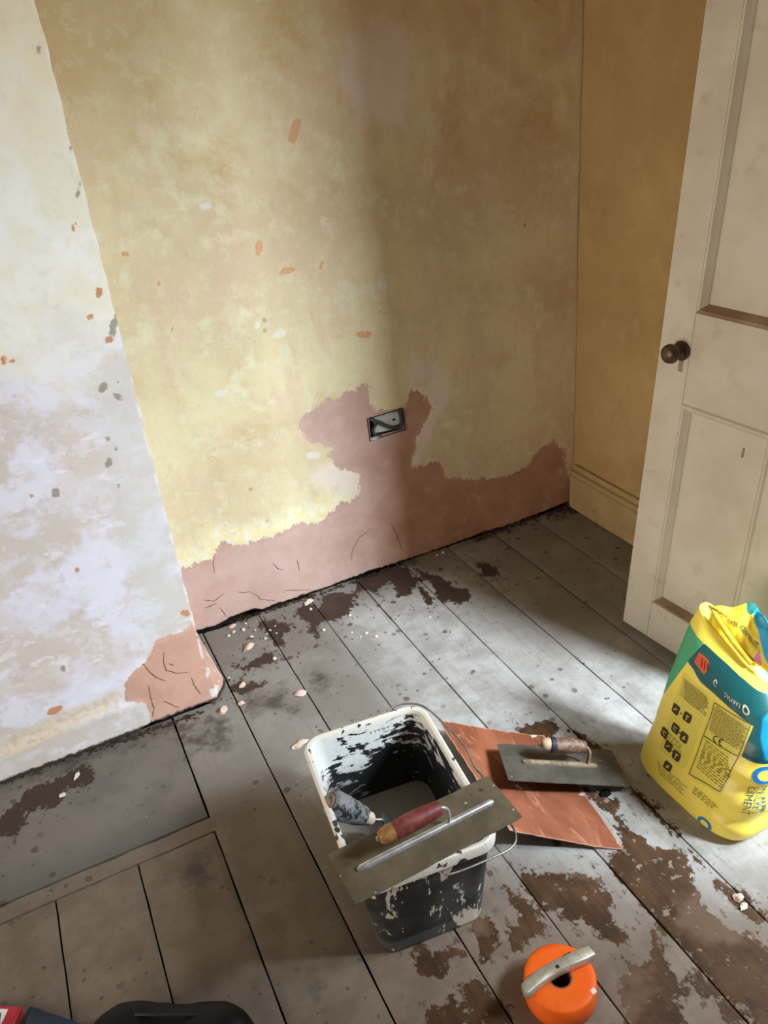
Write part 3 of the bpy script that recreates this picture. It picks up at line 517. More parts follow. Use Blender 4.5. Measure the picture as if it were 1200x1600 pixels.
# ------------------------------------------------------------------ the door, slightly out of plumb
def build_door():
    az, ro, ti = math.radians(-83.4), math.radians(1.62), math.radians(-3.09)
    d = Vector((math.cos(az), math.sin(az), 0)); nn = Vector((math.sin(az), -math.cos(az), 0)); z = Vector((0,0,1))
    z2 = math.cos(ti)*z+math.sin(ti)*nn
    e = math.cos(ro)*d-math.sin(ro)*z2; wv = math.cos(ro)*z2+math.sin(ro)*d; n = e.cross(wv)   # n: out of the far face
    root = empty('door_1', (1.0845, -.7, .035), Matrix((e, wv, n)).transposed()); finish(root, 'structure')
    T = .036; Wd = .425; H = 1.96
    # local frame: x along the width, y up, z through the leaf; the seen face is whichever points at the room
    sgn = 1 if n.x < 0 else -1
    def piece(name, x0, x1, y0, y1, t0, t1, mat=DOOR, bev=.002, lab=None):
        bm = bmesh.new(); box(bm, ((x0+x1)/2, (y0+y1)/2, sgn*(t0+t1)/2), (x1-x0, y1-y0, abs(t1-t0)), bev, 2)
        o = obj(name, bm, mat, root, 40)
        if lab: o['label'] = lab
        return o
    piece('stile', 0, .088, 0, H, -T, 0); piece('stile', Wd-.088, Wd, 0, H, -T, 0)
    for y0, y1 in ((0, .118), (.700, .920), (H-.11, H)): piece('rail', .0885, Wd-.0885, y0, y1, -T, 0)
    for y0, y1 in ((.118, .700), (.920, H-.11)):
        piece('panel', .084, Wd-.084, y0-.004, y1+.004, -T*.72, -.014)
        X0, X1 = .088, Wd-.088
        # bead mouldings, mitred, sloping from the frame down to the panel
        prof = [(0, -.001), (.004, .0035), (.009, .003), (.013, -.003), (.019, -.008), (.022, -.0135), (0, -.0135)]
        C = [(X0, y0), (X1, y0), (X1, y1), (X0, y1)]; cen = ((X0+X1)/2, (y0+y1)/2)
        for k in range(4):
            a, b = C[k], C[(k+1) % 4]
            def corner(p, q): return (p[0]+q*(1 if p[0] < cen[0] else -1), p[1]+q*(1 if p[1] < cen[1] else -1))
            bm = bmesh.new()
            loft(bm, [[(*corner(p, q), sgn*h) for q, h in prof] for p in (a, b)])
            bmesh.ops.recalc_face_normals(bm, faces=bm.faces)
            dirty = (k == 0)
            o = obj('moulding', bm, DOORGRIME if dirty else DOOR, root, 40)
            if dirty: o['label'] = 'grimy lower moulding with a dark line of dirt'
    # knob: back rose, neck, round knob
    KN = simple('dark_bronze', (84, 68, 52), .42, .5, .55, .3, 60, .3)
    bm = bmesh.new(); lathe(bm, [(.0, 0), (.023, 0), (.0235, .003), (.020, .006), (.013, .009), (.010, .016), (.010, .022), (.015, .026), (.0215, .033), (.0235, .041), (.0215, .049), (.015, .055), (.006, .058), (.0, .0582)][1:-1], 28)
    bmesh.ops.rotate(bm, cent=(0,0,0), matrix=Matrix.Rotation(0 if sgn > 0 else PI, 3, 'X'), verts=bm.verts)
    bmesh.ops.translate(bm, vec=(.066, .826, sgn*.0005), verts=bm.verts)
    o = obj('door_knob', bm, KN, root, 50); o['label'] = 'dark round bronze knob on a round rose'
    bm = bmesh.new(); box(bm, (.068, .79, sgn*.0005), (.012, .03, .002), .0006); obj('keyhole_scar', bm, DOORGRIME, root)
    bm = bmesh.new(); box(bm, (.262, .628, -sgn*.0135), (.006, .024, .0012), .0004); obj('paint_chip', bm, DOORGRIME, root)
build_door()

# ------------------------------------------------------------------ electric socket box in the wall
def build_socket():
    root = finish(empty('socket_box', (.705, 0, .5235)), None, 'open metal socket box sunk in the pink plaster with grey cable', 'socket')
    root.rotation_euler = (0, math.radians(-2), 0)
    STEEL = simple('galvanised_steel', (74, 76, 74), .6, .4, .4, .2, 40)
    GREY = simple('grey_plastic_plate', (196, 198, 194), .6); CAB = simple('dark_grey_cable', (66, 68, 68), .6, .3)
    bm = bmesh.new(); hw, hh, dp, t = .062, .037, .035, .002
    box(bm, (0, dp, 0), (2*hw, t, 2*hh))
    for sx in (-1, 1): box(bm, (sx*hw, dp/2-.001, 0), (t, dp+.006, 2*hh+t))
    for sz in (-1, 1): box(bm, (0, dp/2-.001, sz*hh), (2*hw+t, dp+.006, t))
    obj('back_box', bm, STEEL, root)
    bm = bmesh.new(); box(bm, (.008, .006, .004), (.096, .004, .060), .002, 1, Matrix.Rotation(.10, 3, 'Y')); obj('plate', bm, GREY, root)
    bm = bmesh.new(); box(bm, (.030, .0045, .006), (.010, .003, .007)); o = obj('screw_slot', bm, DARK, root)
    bm = bmesh.new(); tube(bm, smooth_path([(-.058, .02, .026), (-.05, .006, .030), (-.025, .002, .014), (.005, .001, -.010), (.030, .002, -.020), (.052, .008, -.018)], 6), .0085, 10, .7); obj('cable', bm, CAB, root, True)
    bm = bmesh.new(); tube(bm, smooth_path([(-.030, .004, .012), (-.047, .002, -.004), (-.046, .002, -.020), (-.030, .004, -.030), (-.008, .012, -.034)], 6), .0065, 10, .7); obj('cable', bm, CAB, root, True)
    bm = bmesh.new(); tube(bm, smooth_path([(.050, .001, .040), (.052, -.001, .02), (.054, .0, -.004), (.050, .004, -.026)], 6), .0075, 10, .8); obj('cable', bm, CAB, root, True)
    bm = bmesh.new(); tube(bm, smooth_path([(-.062, -.001, -.033), (-.05, -.002, -.036), (-.03, .002, -.034)], 5), .004, 8); o = obj('cable', bm, GREY, root, True); o['label'] = 'pale grey cable end at the lower left'
build_socket()

# ------------------------------------------------------------------ square bucket
def rrect(hw, hl, r, z, n=10, c=(0, 0)):
    out = []
    for cx, cy, a0 in ((hw-r, hl-r, 0), (-hw+r, hl-r, PI/2), (-hw+r, -hl+r, PI), (hw-r, -hl+r, 1.5*PI)):
        for k in range(n+1):
            a = a0+PI/2*k/n; out.append((c[0]+cx+r*math.cos(a), c[1]+cy+r*math.sin(a), z))
    return out
def bucket_mat():
    m = M('black_plastic_with_dried_plaster', .5, .35)
    z = m.xyz(2); inside = m.attr('inside'); rim = m.attr('rim')
    run = m.noise(16, 6, .7, (1, 1, 4.0), .7); blot = m.noise(17, 5, .66); fine = m.noise(70, 4, .6); wisp = m.noise(24, 4, .7, (1.6, 1.6, .35), .4)
    base = m.mix(fine, lin((22, 24, 27)), lin((40, 42, 44)))
        # inside: smeared horizontal runs of plaster, nearly solid under the rim
    tin = m.math('ADD', m.math('ADD', m.mul(run, .65), m.mul(blot, .45)), m.math('ADD', m.ramp(z, .10, .262, -.05, .06), m.attr('white_bias')))
    win = m.ramp(tin, .612, .624)
    white = m.mix(fine, lin((206, 204, 198)), lin((226, 226, 224)))
    grey = m.mix(m.ramp(blot, .4, .6), lin((112, 108, 102)), lin((150, 146, 138)))
    cin = m.mix(win, base, m.mix(m.ramp(z, .12, .19), grey, white))
    # outside: black with a few scraped pale streaks and splashes
    tout = m.math('ADD', m.math('ADD', m.mul(wisp, .55), m.mul(m.noise(8, 5, .62), .55)), m.math('ADD', m.ramp(z, .18, .25, 0, .06), m.ramp(z, .06, .01, 0, .05)))
    wout = m.ramp(tout, .625, .64)
    base = m.mix(m.mul(m.ramp(z, .045, .038), m.math('SUBTRACT', 1.0, inside)), base, lin((66, 70, 74)))
    haze = m.mix(m.mul(m.ramp(m.noise(7, 5, .65), .42, .7), .5), base, lin((92, 94, 94)))
    cout = m.mix(wout, haze, m.mix(fine, lin((196, 186, 168)), lin((212, 206, 192))))
    c = m.mix(inside, cout, cin)
    wr = m.ramp(m.math('ADD', m.noise(34, 4, .6), m.mul(blot, .25)), .50, .47)
    c = m.mix(rim, c, m.mix(wr, lin((214, 208, 196)), lin((50, 48, 46))))
    m.col(c).bump(m.math('ADD', m.mul(win, inside), m.mul(wout, .8)), .4, .0012)
    return m.m
BROT = Matrix.Rotation(math.radians(-6.3), 3, 'Z')
def build_bucket():
    root = finish(empty('bucket', (.150, -1.105, .001), BROT), None, 'square black plastic bucket caked inside with white plaster', 'bucket')
    H = .270
    outer = [(0, .104, .150, .036, .006), (.006, .110, .156, .038, 0), (.05, .1135, .162, .038, 0), (.12, .119, .171, .037, 0), (.2, .1255, .182, .036, 0), (.244, .129, .1875, .036, 0),
             (.2445, .139, .198, .042, 0), (.262, .141, .200, .044, 0), (.268, .139, .198, .043, 0), (H, .135, .194, .040, 0), (.268, .129, .188, .036, 0), (.262, .1265, .1855, .035, 0),
             (.2, .1215, .178, .034, 0), (.12, .115, .167, .034, 0), (.05, .1095, .158, .034, 0), (.012, .106, .152, .034, 0)]
    bm = bmesh.new(); rings = []
    def cs(z): return (.010*(1-z/H), -.003*(1-z/H))
    full = []
    for (a, b) in zip(outer[:-1], outer[1:]):
        ns = 8 if abs(a[0]-b[0]) > .03 else 1
        for k in range(ns): t = k/ns; full.append(tuple(a[i]+(b[i]-a[i])*t for i in range(4)))
    full.append(outer[-1][:4])
    rings = [rrect(hw, hl, r, z, 8, cs(z)) for z, hw, hl, r in full]
    R = loft(bm, rings)
    ins, rim, wb = [], [], []
    ri = max(range(len(full)), key=lambda i: full[i][0])
    for k, (z, hw, hl, r) in enumerate(full):
        for p in rings[k]:
            i = 1.0 if k > ri+1 else 0.0; ins.append(i)
            rim.append(1.0 if (z > .2444 and k <= ri+2) else (.0))
            loc = Vector(p); 
            side = max(0, (loc.y)/.17)             # the far wall keeps most of the plaster
            wb.append(.05*min(1, max(0, (loc.y-.10)/.05)) - .05*min(1, max(0, (loc.x-.07)/.03)) + .05*min(1, max(0, (-loc.x-.07)/.03)))
    o = obj('body', bm, bucket_mat(), root, 40)
    fattr(o.data, 'inside', ins); fattr(o.data, 'rim', rim); fattr(o.data, 'white_bias', wb)
    # wire bail folded down over the right-hand side, with its two bosses
    WIRE = simple('grey_wire', (150, 146, 138), .4, .5, .7, .25, 80)
    Mw = BROT.to_4x4(); Mw.translation = Vector((.150, -1.105, .001)); Mi = Mw.inverted()
    pts = [(.150, -1.296, .236), (.150, -1.308, .235), (.185, -1.313, .231), (.246, -1.314, .226), (.284, -1.311, .221), (.306, -1.300, .220), (.318, -1.273, .219), (.332, -1.2, .207), (.345, -1.121, .20), (.343, -1.095, .203), (.349, -1.04, .217), (.336, -.972, .234), (.322, -.928, .246), (.305, -.905, .25), (.270, -.888, .25), (.20, -.892, .246), (.178, -.897, .244), (.176, -.912, .243)]
    bm = bmesh.new(); tube(bm, smooth_path([Mi @ Vector(p) for p in pts], 5), .0022, 8); o = obj('handle', bm, WIRE, root, True); o['label'] = 'thin wire carrying handle folded to one side'
    bm = bmesh.new()
    CT = bpy.data.curves.new('t', 'FONT'); CT.body = 'LITRE'; CT.size = .016; CT.space_character = 1.25; CT.extrude = .0004
    to = bpy.data.objects.new('t', CT); COL.objects.link(to); dg = bpy.context.evaluated_depsgraph_get()
    me = bpy.data.meshes.new_from_object(to.evaluated_get(dg)); bpy.data.objects.remove(to)
    R3 = Matrix.Rotation(PI/2, 4, 'X') 
    me.transform(Matrix.Translation((.012, .1826, .2335)) @ Matrix.Rotation(.06, 4, 'X') @ R3)
    link('volume_mark', me, simple('grey_print', (150, 152, 158), .6), root)
build_bucket()
SLIP = simple('wet_grey_plaster', (142, 134, 122), .45, .4, 0, .12, 9, .2)
bm = bmesh.new(); rr = rrect(.1105, .1600, .034, 0, 8); rb = rrect(.106, .154, .034, -.006, 8)
loft(bm, [rb, rr]); o = obj('plaster_slurry', bm, SLIP); m4 = BROT.to_4x4(); m4.translation = Vector((.157, -1.1065, .082)); o.matrix_world = m4
finish(o, None, 'smooth grey plaster slurry lying in the square bucket', 'plaster')

# tool standing in the bucket: thick black smeared grip
def smear_mat(name, base, smear, thr=.5, sc=30, rough=.6):
    m = M(name, rough, .35); a = m.noise(sc, 5, .65, (1, 1, 1), .8); b = m.noise(sc*3, 4)
    c = m.mix(m.ramp(b, .3, .7), lin(base), tuple(x*1.4 for x in lin(base)[:3])+(1,))
    c = m.mix(m.mul(m.ramp(m.math('ADD', a, m.mul(b, .15)), thr, thr+.12), .75), c, lin(smear)); m.col(c).bump(a, .3, .0015); return m.m
def build_scoop():
    top = Vector((.024, -1.078, .268)); d = Vector((.083, -.010, -.092)).normalized(); u = Vector((0, 0, 1)); a = d.cross(u).normalized(); b = a.cross(d)
    root = finish(empty('gauging_trowel', top, Matrix((a, b, d)).transposed()), None, 'small trowel standing in the bucket, black plaster-smeared grip uppermost', 'trowel')
    bm = bmesh.new(); lathe(bm, [(.004, -.002), (.016, 0), (.024, .004), (.0275, .014), (.0265, .04), (.0245, .065), (.020, .085), (.0175, .095), (.010, .097)], 20)
    for v in bm.verts: v.co *= 1+.05*fbm(v.co.x*60, v.co.y*60, v.co.z*60, 2)
    obj('grip', bm, smear_mat('smeared_black_rubber', (30, 32, 36), (138, 136, 134), .5, 45), root, 50)
    bm = bmesh.new(); lathe(bm, [(.004, -.006), (.0150, -.005), (.0165, -.001), (.012, .002)], 16); o = obj('end_cap', bm, smear_mat('worn_brown_cap', (96, 78, 66), (150, 136, 124)), root, 50)
    bm = bmesh.new(); lathe(bm, [(.008, .096), (.0135, .097), (.014, .112), (.010, .118), (.006, .119)], 16); o = obj('ferrule', bm, smear_mat('plaster_caked_ferrule', (184, 150, 130), (206, 186, 170)), root, 50)
    st = simple('dull_steel', (128, 126, 120), .45, .5, .8, .2, 60)
    bm = bmesh.new(); tube(bm, smooth_path([(0, 0, .118), (0, .004, .128), (0, .008, .14), (0, .004, .15)], 4), .004, 8); obj('shank', bm, st, root, True)
    bm = bmesh.new(); loft(bm, [[(x*wd, y+.004, z) for x, y in ((-1, -.0008), (1, -.0008), (1, .0008), (-1, .0008))] for z, wd in ((.146, .014), (.156, .028), (.178, .025), (.186, .016))])
    obj('blade', bm, st, root)
build_scoop()

# ------------------------------------------------------------------ plastering trowels
def steel_mat(name, a, b, spots, rough=.42, metal=.75):
    m = M(name, rough, .5, metal); mid = m.noise(14, 5, .6); br = m.noise(40, 4, .6, (.25, 2.2, 1)); fine = m.noise(70, 4)
    c = m.mix(m.ramp(mid, .3, .7), lin(a), lin(b)); c = m.mix(m.mul(m.ramp(br, .45, .7), .35), c, tuple(x*.6 for x in lin(a)[:3])+(1,))
    v = m.ramp(m.math('ADD', m.voro(24), m.mul(fine, .3)), .28, .22); g = m.mul(v, m.ramp(m.noise(11, 3), .5, .58))
    c = m.mix(g, c, lin(spots)); w2 = m.ramp(m.math('ADD', m.voro(34), m.mul(fine, .2)), .165, .135); c = m.mix(m.mul(w2, .7), c, lin((186, 180, 168)))
    m.col(c); m.put(m.b.inputs['Metallic'], m.math('MULTIPLY', m.math('SUBTRACT', 1.0, m.math('MAXIMUM', g, w2)), metal)); m.rough(m.math('ADD', rough, m.mul(mid, .2)))
    m.bump(m.math('ADD', fine, m.mul(g, 2.0)), .15, .0008); return m.m
def build_trowel(label, origin, ax, ay, L, Wd, blade_mat, spine, spine_mat, handle_mat, butt_mat, hy, h0, h1, sh, hh, ring=False, group=None):
    ax = Vector(ax).normalized(); az = ax.cross(Vector(ay)).normalized(); ay = az.cross(ax)
    root = finish(empty('plastering_trowel', origin, Matrix((ax, ay, az)).transposed()), None, label, 'trowel', group)
    bm = bmesh.new(); n = 26; rnd = random.Random(int(L*1000)); xs = [-L/2+L*i/n for i in range(n+1)]
    top = []
    rings = []
    for i, x in enumerate(xs):
        c = .006 if i in (0, n) else 0.0
        e0 = .0012*fbm(x*60, 1, L, 3); e1 = .0012*fbm(x*60, 5, L, 3)
        ex = .0025*fbm(i*3.1, L*9, 2, 2) if i in (0, n) else 0
        rings.append([(x+ex, -Wd/2+c*.3+e0, 0), (x+ex, Wd/2-c*.3+e1, 0), (x+ex, Wd/2-c*.3+e1, .0014), (x+ex, -Wd/2+c*.3+e0, .0014)])
    loft(bm, rings); bmesh.ops.recalc_face_normals(bm, faces=bm.faces); obj('blade', bm, blade_mat, root)
    # spine: rounded alloy bar along the blade
    s0, s1 = spine; bm = bmesh.new()
    prof = [(-.0065, .0015), (-.006, .006), (-.0035, .0088), (0, .0095), (.0035, .0088), (.006, .006), (.0065, .0015)]
    loft(bm, [[(x, y*k, .0015+(z-.0015)*k) for y, z in prof] for x, k in ((s0, .55), (s0+.006, .95), (s0+.02, 1), (s1-.02, 1), (s1-.006, .95), (s1, .55))])
    bmesh.ops.recalc_face_normals(bm, faces=bm.faces); obj('spine', bm, spine_mat, root, 50)
    # shank: rises from the spine at one end and turns back into the handle
    bm = bmesh.new(); tube(bm, smooth_path([(sh, 0, .008), (sh+.002, hy*.2, .022), (sh+.001, hy*.6, hh*.75), (h1+.003, hy*.95, hh-.002), (h1-.01, hy, hh)], 6), [.0045]*8+[.004]*30, 10)
    obj('shank', bm, spine_mat, root, True)
    # handle, fatter in the middle
    Lh = h1-h0; bm = bmesh.new(); prof = [(.006, 0), (.0115, .001), (.0145, .006), (.0155, .02), (.0178, Lh*.4), (.0178, Lh*.6), (.0155, Lh*.85), (.014, Lh-.004), (.012, Lh), (.006, Lh)]
    lathe(bm, prof, 22)
    bmesh.ops.rotate(bm, cent=(0,0,0), matrix=Matrix.Rotation(PI/2, 3, 'Y'), verts=bm.verts); bmesh.ops.translate(bm, vec=(h0, hy, hh), verts=bm.verts)
    h = obj('handle', bm, handle_mat, root, 50)
    bm = bmesh.new(); lathe(bm, [(.004, -.008), (.0105, -.0065), (.0138, -.001), (.0152, .006), (.0163, .020), (.0155, .0205)], 22)
    bmesh.ops.rotate(bm, cent=(0,0,0), matrix=Matrix.Rotation(PI/2, 3, 'Y'), verts=bm.verts); bmesh.ops.translate(bm, vec=(h0, hy, hh), verts=bm.verts)
    obj('butt', bm, butt_mat, h, 50)
    bm = bmesh.new(); lathe(bm, [(.002, -.013), (.0045, -.0125), (.0045, -.006)], 10)
    bmesh.ops.rotate(bm, cent=(0,0,0), matrix=Matrix.Rotation(PI/2, 3, 'Y'), verts=bm.verts); bmesh.ops.translate(bm, vec=(h0, hy, hh), verts=bm.verts)
    obj('end_nut', bm, spine_mat, h, 50)
    if ring:
        bm = bmesh.new(); lathe(bm, [(.0165, .014), (.0185, .015), (.019, .024), (.0175, .027), (.0165, .027)], 22)
        bmesh.ops.rotate(bm, cent=(0,0,0), matrix=Matrix.Rotation(PI/2, 3, 'Y'), verts=bm.verts); bmesh.ops.translate(bm, vec=(h0, hy, hh), verts=bm.verts)
        o = obj('ring', bm, simple('navy_tape', (40, 42, 52), .6), h, 50); o['label'] = 'dark navy ring round the handle'
    return root
ALLOY = simple('aluminium_bar', (196, 194, 190), .35, .5, .75, .2, 60, .2)
RUST = smear_mat('plaster_caked_bar', (104, 86, 68), (150, 128, 104), .5, 50)
build_trowel('long plastering trowel laid across the bucket rim, dark red handle', T1_O, T1_X, T1_Y, .344, .116,
    steel_mat('muddy_blade_steel', (108, 95, 74), (84, 72, 54), (50, 38, 26), .6, .3), (-.140, .146), ALLOY,
    smear_mat('dark_red_wood', (98, 38, 34), (128, 70, 62), .56, 30, .5), smear_mat('amber_varnished_wood', (126, 86, 46), (150, 116, 76), .55, 30, .4), .004, -.083, .035, .047, .050)
build_trowel('steel plastering trowel resting on the curled terracotta sheet, brown wooden handle', T2_O, T2_X, T2_Y, T2_L, T2_W,
    steel_mat('grey_blade_steel', (112, 106, 96), (84, 78, 68), (70, 52, 38), .45, .5), (-.095, .085), RUST,
    smear_mat('brown_wood', (92, 64, 52), (150, 122, 104), .54, 35, .55), smear_mat('caked_butt', (168, 138, 108), (196, 172, 146), .5, 40), .006, -.050, .050, .060, .050, True)

# ------------------------------------------------------------------ curled terracotta sheet
def build_sheet():
    m = M('terracotta_sheet', .6, .35); a = m.noise(9, 5, .6, (1, .5, 1), .6); b = m.noise(50, 4); sc = m.noise(14, 4, .6, (2.5, .7, 1), 1.2)
    c = m.mix(m.ramp(a, .35, .65), lin((152, 90, 62)), lin((124, 68, 45))); c = m.mix(m.mul(m.ramp(sc, .54, .68), .5), c, lin((188, 132, 104)))
    v = m.ramp(m.math('ADD', m.voro(13), m.mul(b, .5)), .36, .31); c = m.mix(m.mul(v, m.ramp(m.noise(8, 3), .46, .54)), c, lin((208, 196, 186)))
    ed = m.ramp(m.math('ADD', m.attr('edge'), m.mul(m.math('SUBTRACT', b, .5), .006)), .004, .001); c = m.mix(m.mul(ed, .55), c, lin((196, 164, 142)))
    m.col(c).bump(a, .3, .002)
    nu, nv = 30, 40; TL, TR, BR, BL = map(Vector, SHEET)
    verts = []; ed = []
    for j in range(nv+1):
        for i in range(nu+1):
            u, v = i/nu, j/nv
            p = TL*(1-u)*(1-v)+TR*u*(1-v)+BR*u*v+BL*(1-u)*v
            h = SH_Z0*(1-v)+SH_Z1*v
            z = h*max(0, 1-u*1.06)**1.25 + .002*fbm(u*3, v*4, 1, 3) + .004
            e = .0025*fbm(u*9, v*9, 4, 3)
            x, y = p.x, p.y
            if j in (0, nv): y += e*1.2
            if i in (0, nu): x += e
            verts.append((x, y, z)); ed.append(min(u*.25, (1-u)*.25, v*.38, (1-v)*.38))
    n = nu+1; f = [(j*n+i, (j+1)*n+i, (j+1)*n+i+1, j*n+i+1) for j in range(nv) for i in range(nu)]
    N = len(verts); verts += [(x, y, z-.0022) for x, y, z in verts]; f += [tuple(N+k for k in q[::-1]) for q in f]
    loop = list(range(n))+[j*n+nu for j in range(1, nv+1)]+[nv*n+i for i in range(nu-1, -1, -1)]+[j*n for j in range(nv-1, 0, -1)]
    for k in range(len(loop)):
        a_, b_ = loop[k], loop[(k+1) % len(loop)]; f.append((a_, b_, N+b_, N+a_))
    me = bpy.data.meshes.new('sheet'); me.from_pydata(verts, [], f); fattr(me, 'edge', ed+ed)
    o = link('sheet', me, m.m, None, 40)
    finish(o, None, 'curled terracotta coloured stiff sheet lying beside the bucket under a trowel', 'sheet')
build_sheet()

# ------------------------------------------------------------------ tape and knife
def build_tape():
    m = M('orange_mesh_tape', .55, .3); w1 = m.noise(60, 3, .5, (1, 1, 4)); 
    c = m.mix(m.ramp(m.noise(9, 4), .3, .7), lin((240, 104, 22)), lin((228, 88, 14))); c = m.mix(m.mul(m.ramp(w1, .5, .7), .25), c, lin((206, 78, 12)))
    v = m.ramp(m.math('ADD', m.voro(22), m.mul(m.noise(60, 3), .4)), .235, .20); c = m.mix(m.mul(v, m.ramp(m.noise(17, 2), .55, .6)), c, lin((232, 190, 170)))
    m.col(c).bump(m.noise(50, 3, .5, (.4, .4, 6)), .3, .001)
    root = finish(empty('tape_roll', (.2835, -1.468, .0006)), None, 'fat roll of orange jointing tape lying flat on the boards', 'tape')
    R, r, h = .0640, .0185, .052
    bm = bmesh.new(); n = 56
    prof = [(r+.003, 0), (R-.002, 0), (R, .002), (R+.0008, h*.5), (R, h-.003), (R-.003, h), (R*.8, h+.0006), (R*.55, h-.0002), (r+.003, h-.001)]
    rings = [[(q*math.cos(2*PI*k/n), q*math.sin(2*PI*k/n), z) for k in range(n)] for q, z in prof]
    V = [[bm.verts.new(p) for p in ring] for ring in rings]
    for a, b in zip(V, V[1:]+V[:1]):
        for i in range(n): bm.faces.new((a[i], a[(i+1) % n], b[(i+1) % n], b[i]))
    bmesh.ops.recalc_face_normals(bm, faces=bm.faces); obj('tape', bm, m.m, root, 50)
    bm = bmesh.new(); prof = [(r, .0005), (r+.003, .0005), (r+.003, h-.0015), (r, h-.0015)]
    rings = [[(q*math.cos(2*PI*k/n), q*math.sin(2*PI*k/n), z) for k in range(n)] for q, z in prof]
    V = [[bm.verts.new(p) for p in ring] for ring in rings]
    for a, b in zip(V, V[1:]+V[:1]):
        for i in range(n): bm.faces.new((a[i], a[(i+1) % n], b[(i+1) % n], b[i]))
    bmesh.ops.recalc_face_normals(bm, faces=bm.faces); o = obj('core', bm, simple('cardboard_core', (104, 78, 58), .9), root, 50); o['label'] = 'brown cardboard core'
    bm = bmesh.new()
    loft(bm, [[(.058*math.cos(a)+x, .058*math.sin(a)+y, z) for x, y, z in ((0, -.005, h+.0003), (.009, -.004, h+.0003), (.009, .005, h+.0003), (0, .004, h+.0003))] for a in (-1.02, -1.0)][:1]+[[(.058*math.cos(-1.02)+x, .058*math.sin(-1.02)+y, h+.0009) for x, y in ((0, -.005), (.009, -.004), (.009, .005), (0, .004))]])
    obj('plaster_fleck', bm, simple('dried_plaster', (226, 206, 190), .9), root)
build_tape()
def build_knife():
    MET = simple('cast_alloy_grey', (186, 178, 160), .45, .5, .5, .15, 60, .15)
    root = finish(empty('utility_knife', (.2825, -1.4655, .0545), Matrix.Rotation(math.radians(-2), 3, 'Z')), None, 'silver utility knife lying across the orange tape roll', 'knife')
    # outline in plan, bowed; two half shells
    up = [(-.076, .002), (-.073, .009), (-.060, .013), (-.035, .0175), (0, .019), (.035, .0175), (.060, .015), (.073, .0125)]
    dn = [(.0755, -.008), (.060, -.0095), (.035, -.0065), (0, -.004), (-.035, -.0065), (-.060, -.011), (-.070, -.014), (-.077, -.011)]
    out = up+dn
    def shell(z0, z1, inset, flip):
        bm = bmesh.new(); cen = Vector((0, .003))
        def ring(s, z): return [(p[0]*(1-s*.03), cen.y+(p[1]-cen.y)*(1-s*.22), z) for p in out]
        R = [ring(0, z0), ring(0, z0+(z1-z0)*.55), ring(.45, z0+(z1-z0)*.85), ring(1, z1)]
        loft(bm, R); bmesh.ops.recalc_face_normals(bm, faces=bm.faces); return bm
    obj('upper_shell', shell(.0095, .019, 1, False), MET, root, 50); obj('lower_shell', shell(.009, .0, 1, True), MET, root, 50)
    SC = simple('dark_screw', (62, 52, 44), .5, .4, .6)
    bm = bmesh.new(); lathe(bm, [(.0012, .0186), (.0034, .0186), (.0034, .0198), (.0022, .0203), (.001, .0201)], 14); bmesh.ops.translate(bm, vec=(.0, .004, 0), verts=bm.verts); obj('screw', bm, SC, root, 40)
    bm = bmesh.new(); lathe(bm, [(.001, .017), (.0024, .017), (.0024, .0178), (.001, .0179)], 12); bmesh.ops.translate(bm, vec=(-.069, -.006, -.0002), verts=bm.verts); obj('lanyard_hole', bm, SC, root, 40)
    bm = bmesh.new(); box(bm, (.030, .018, .0095), (.018, .006, .006), .0015, 2); obj('blade_slider', bm, SC, root, 40)
build_knife()

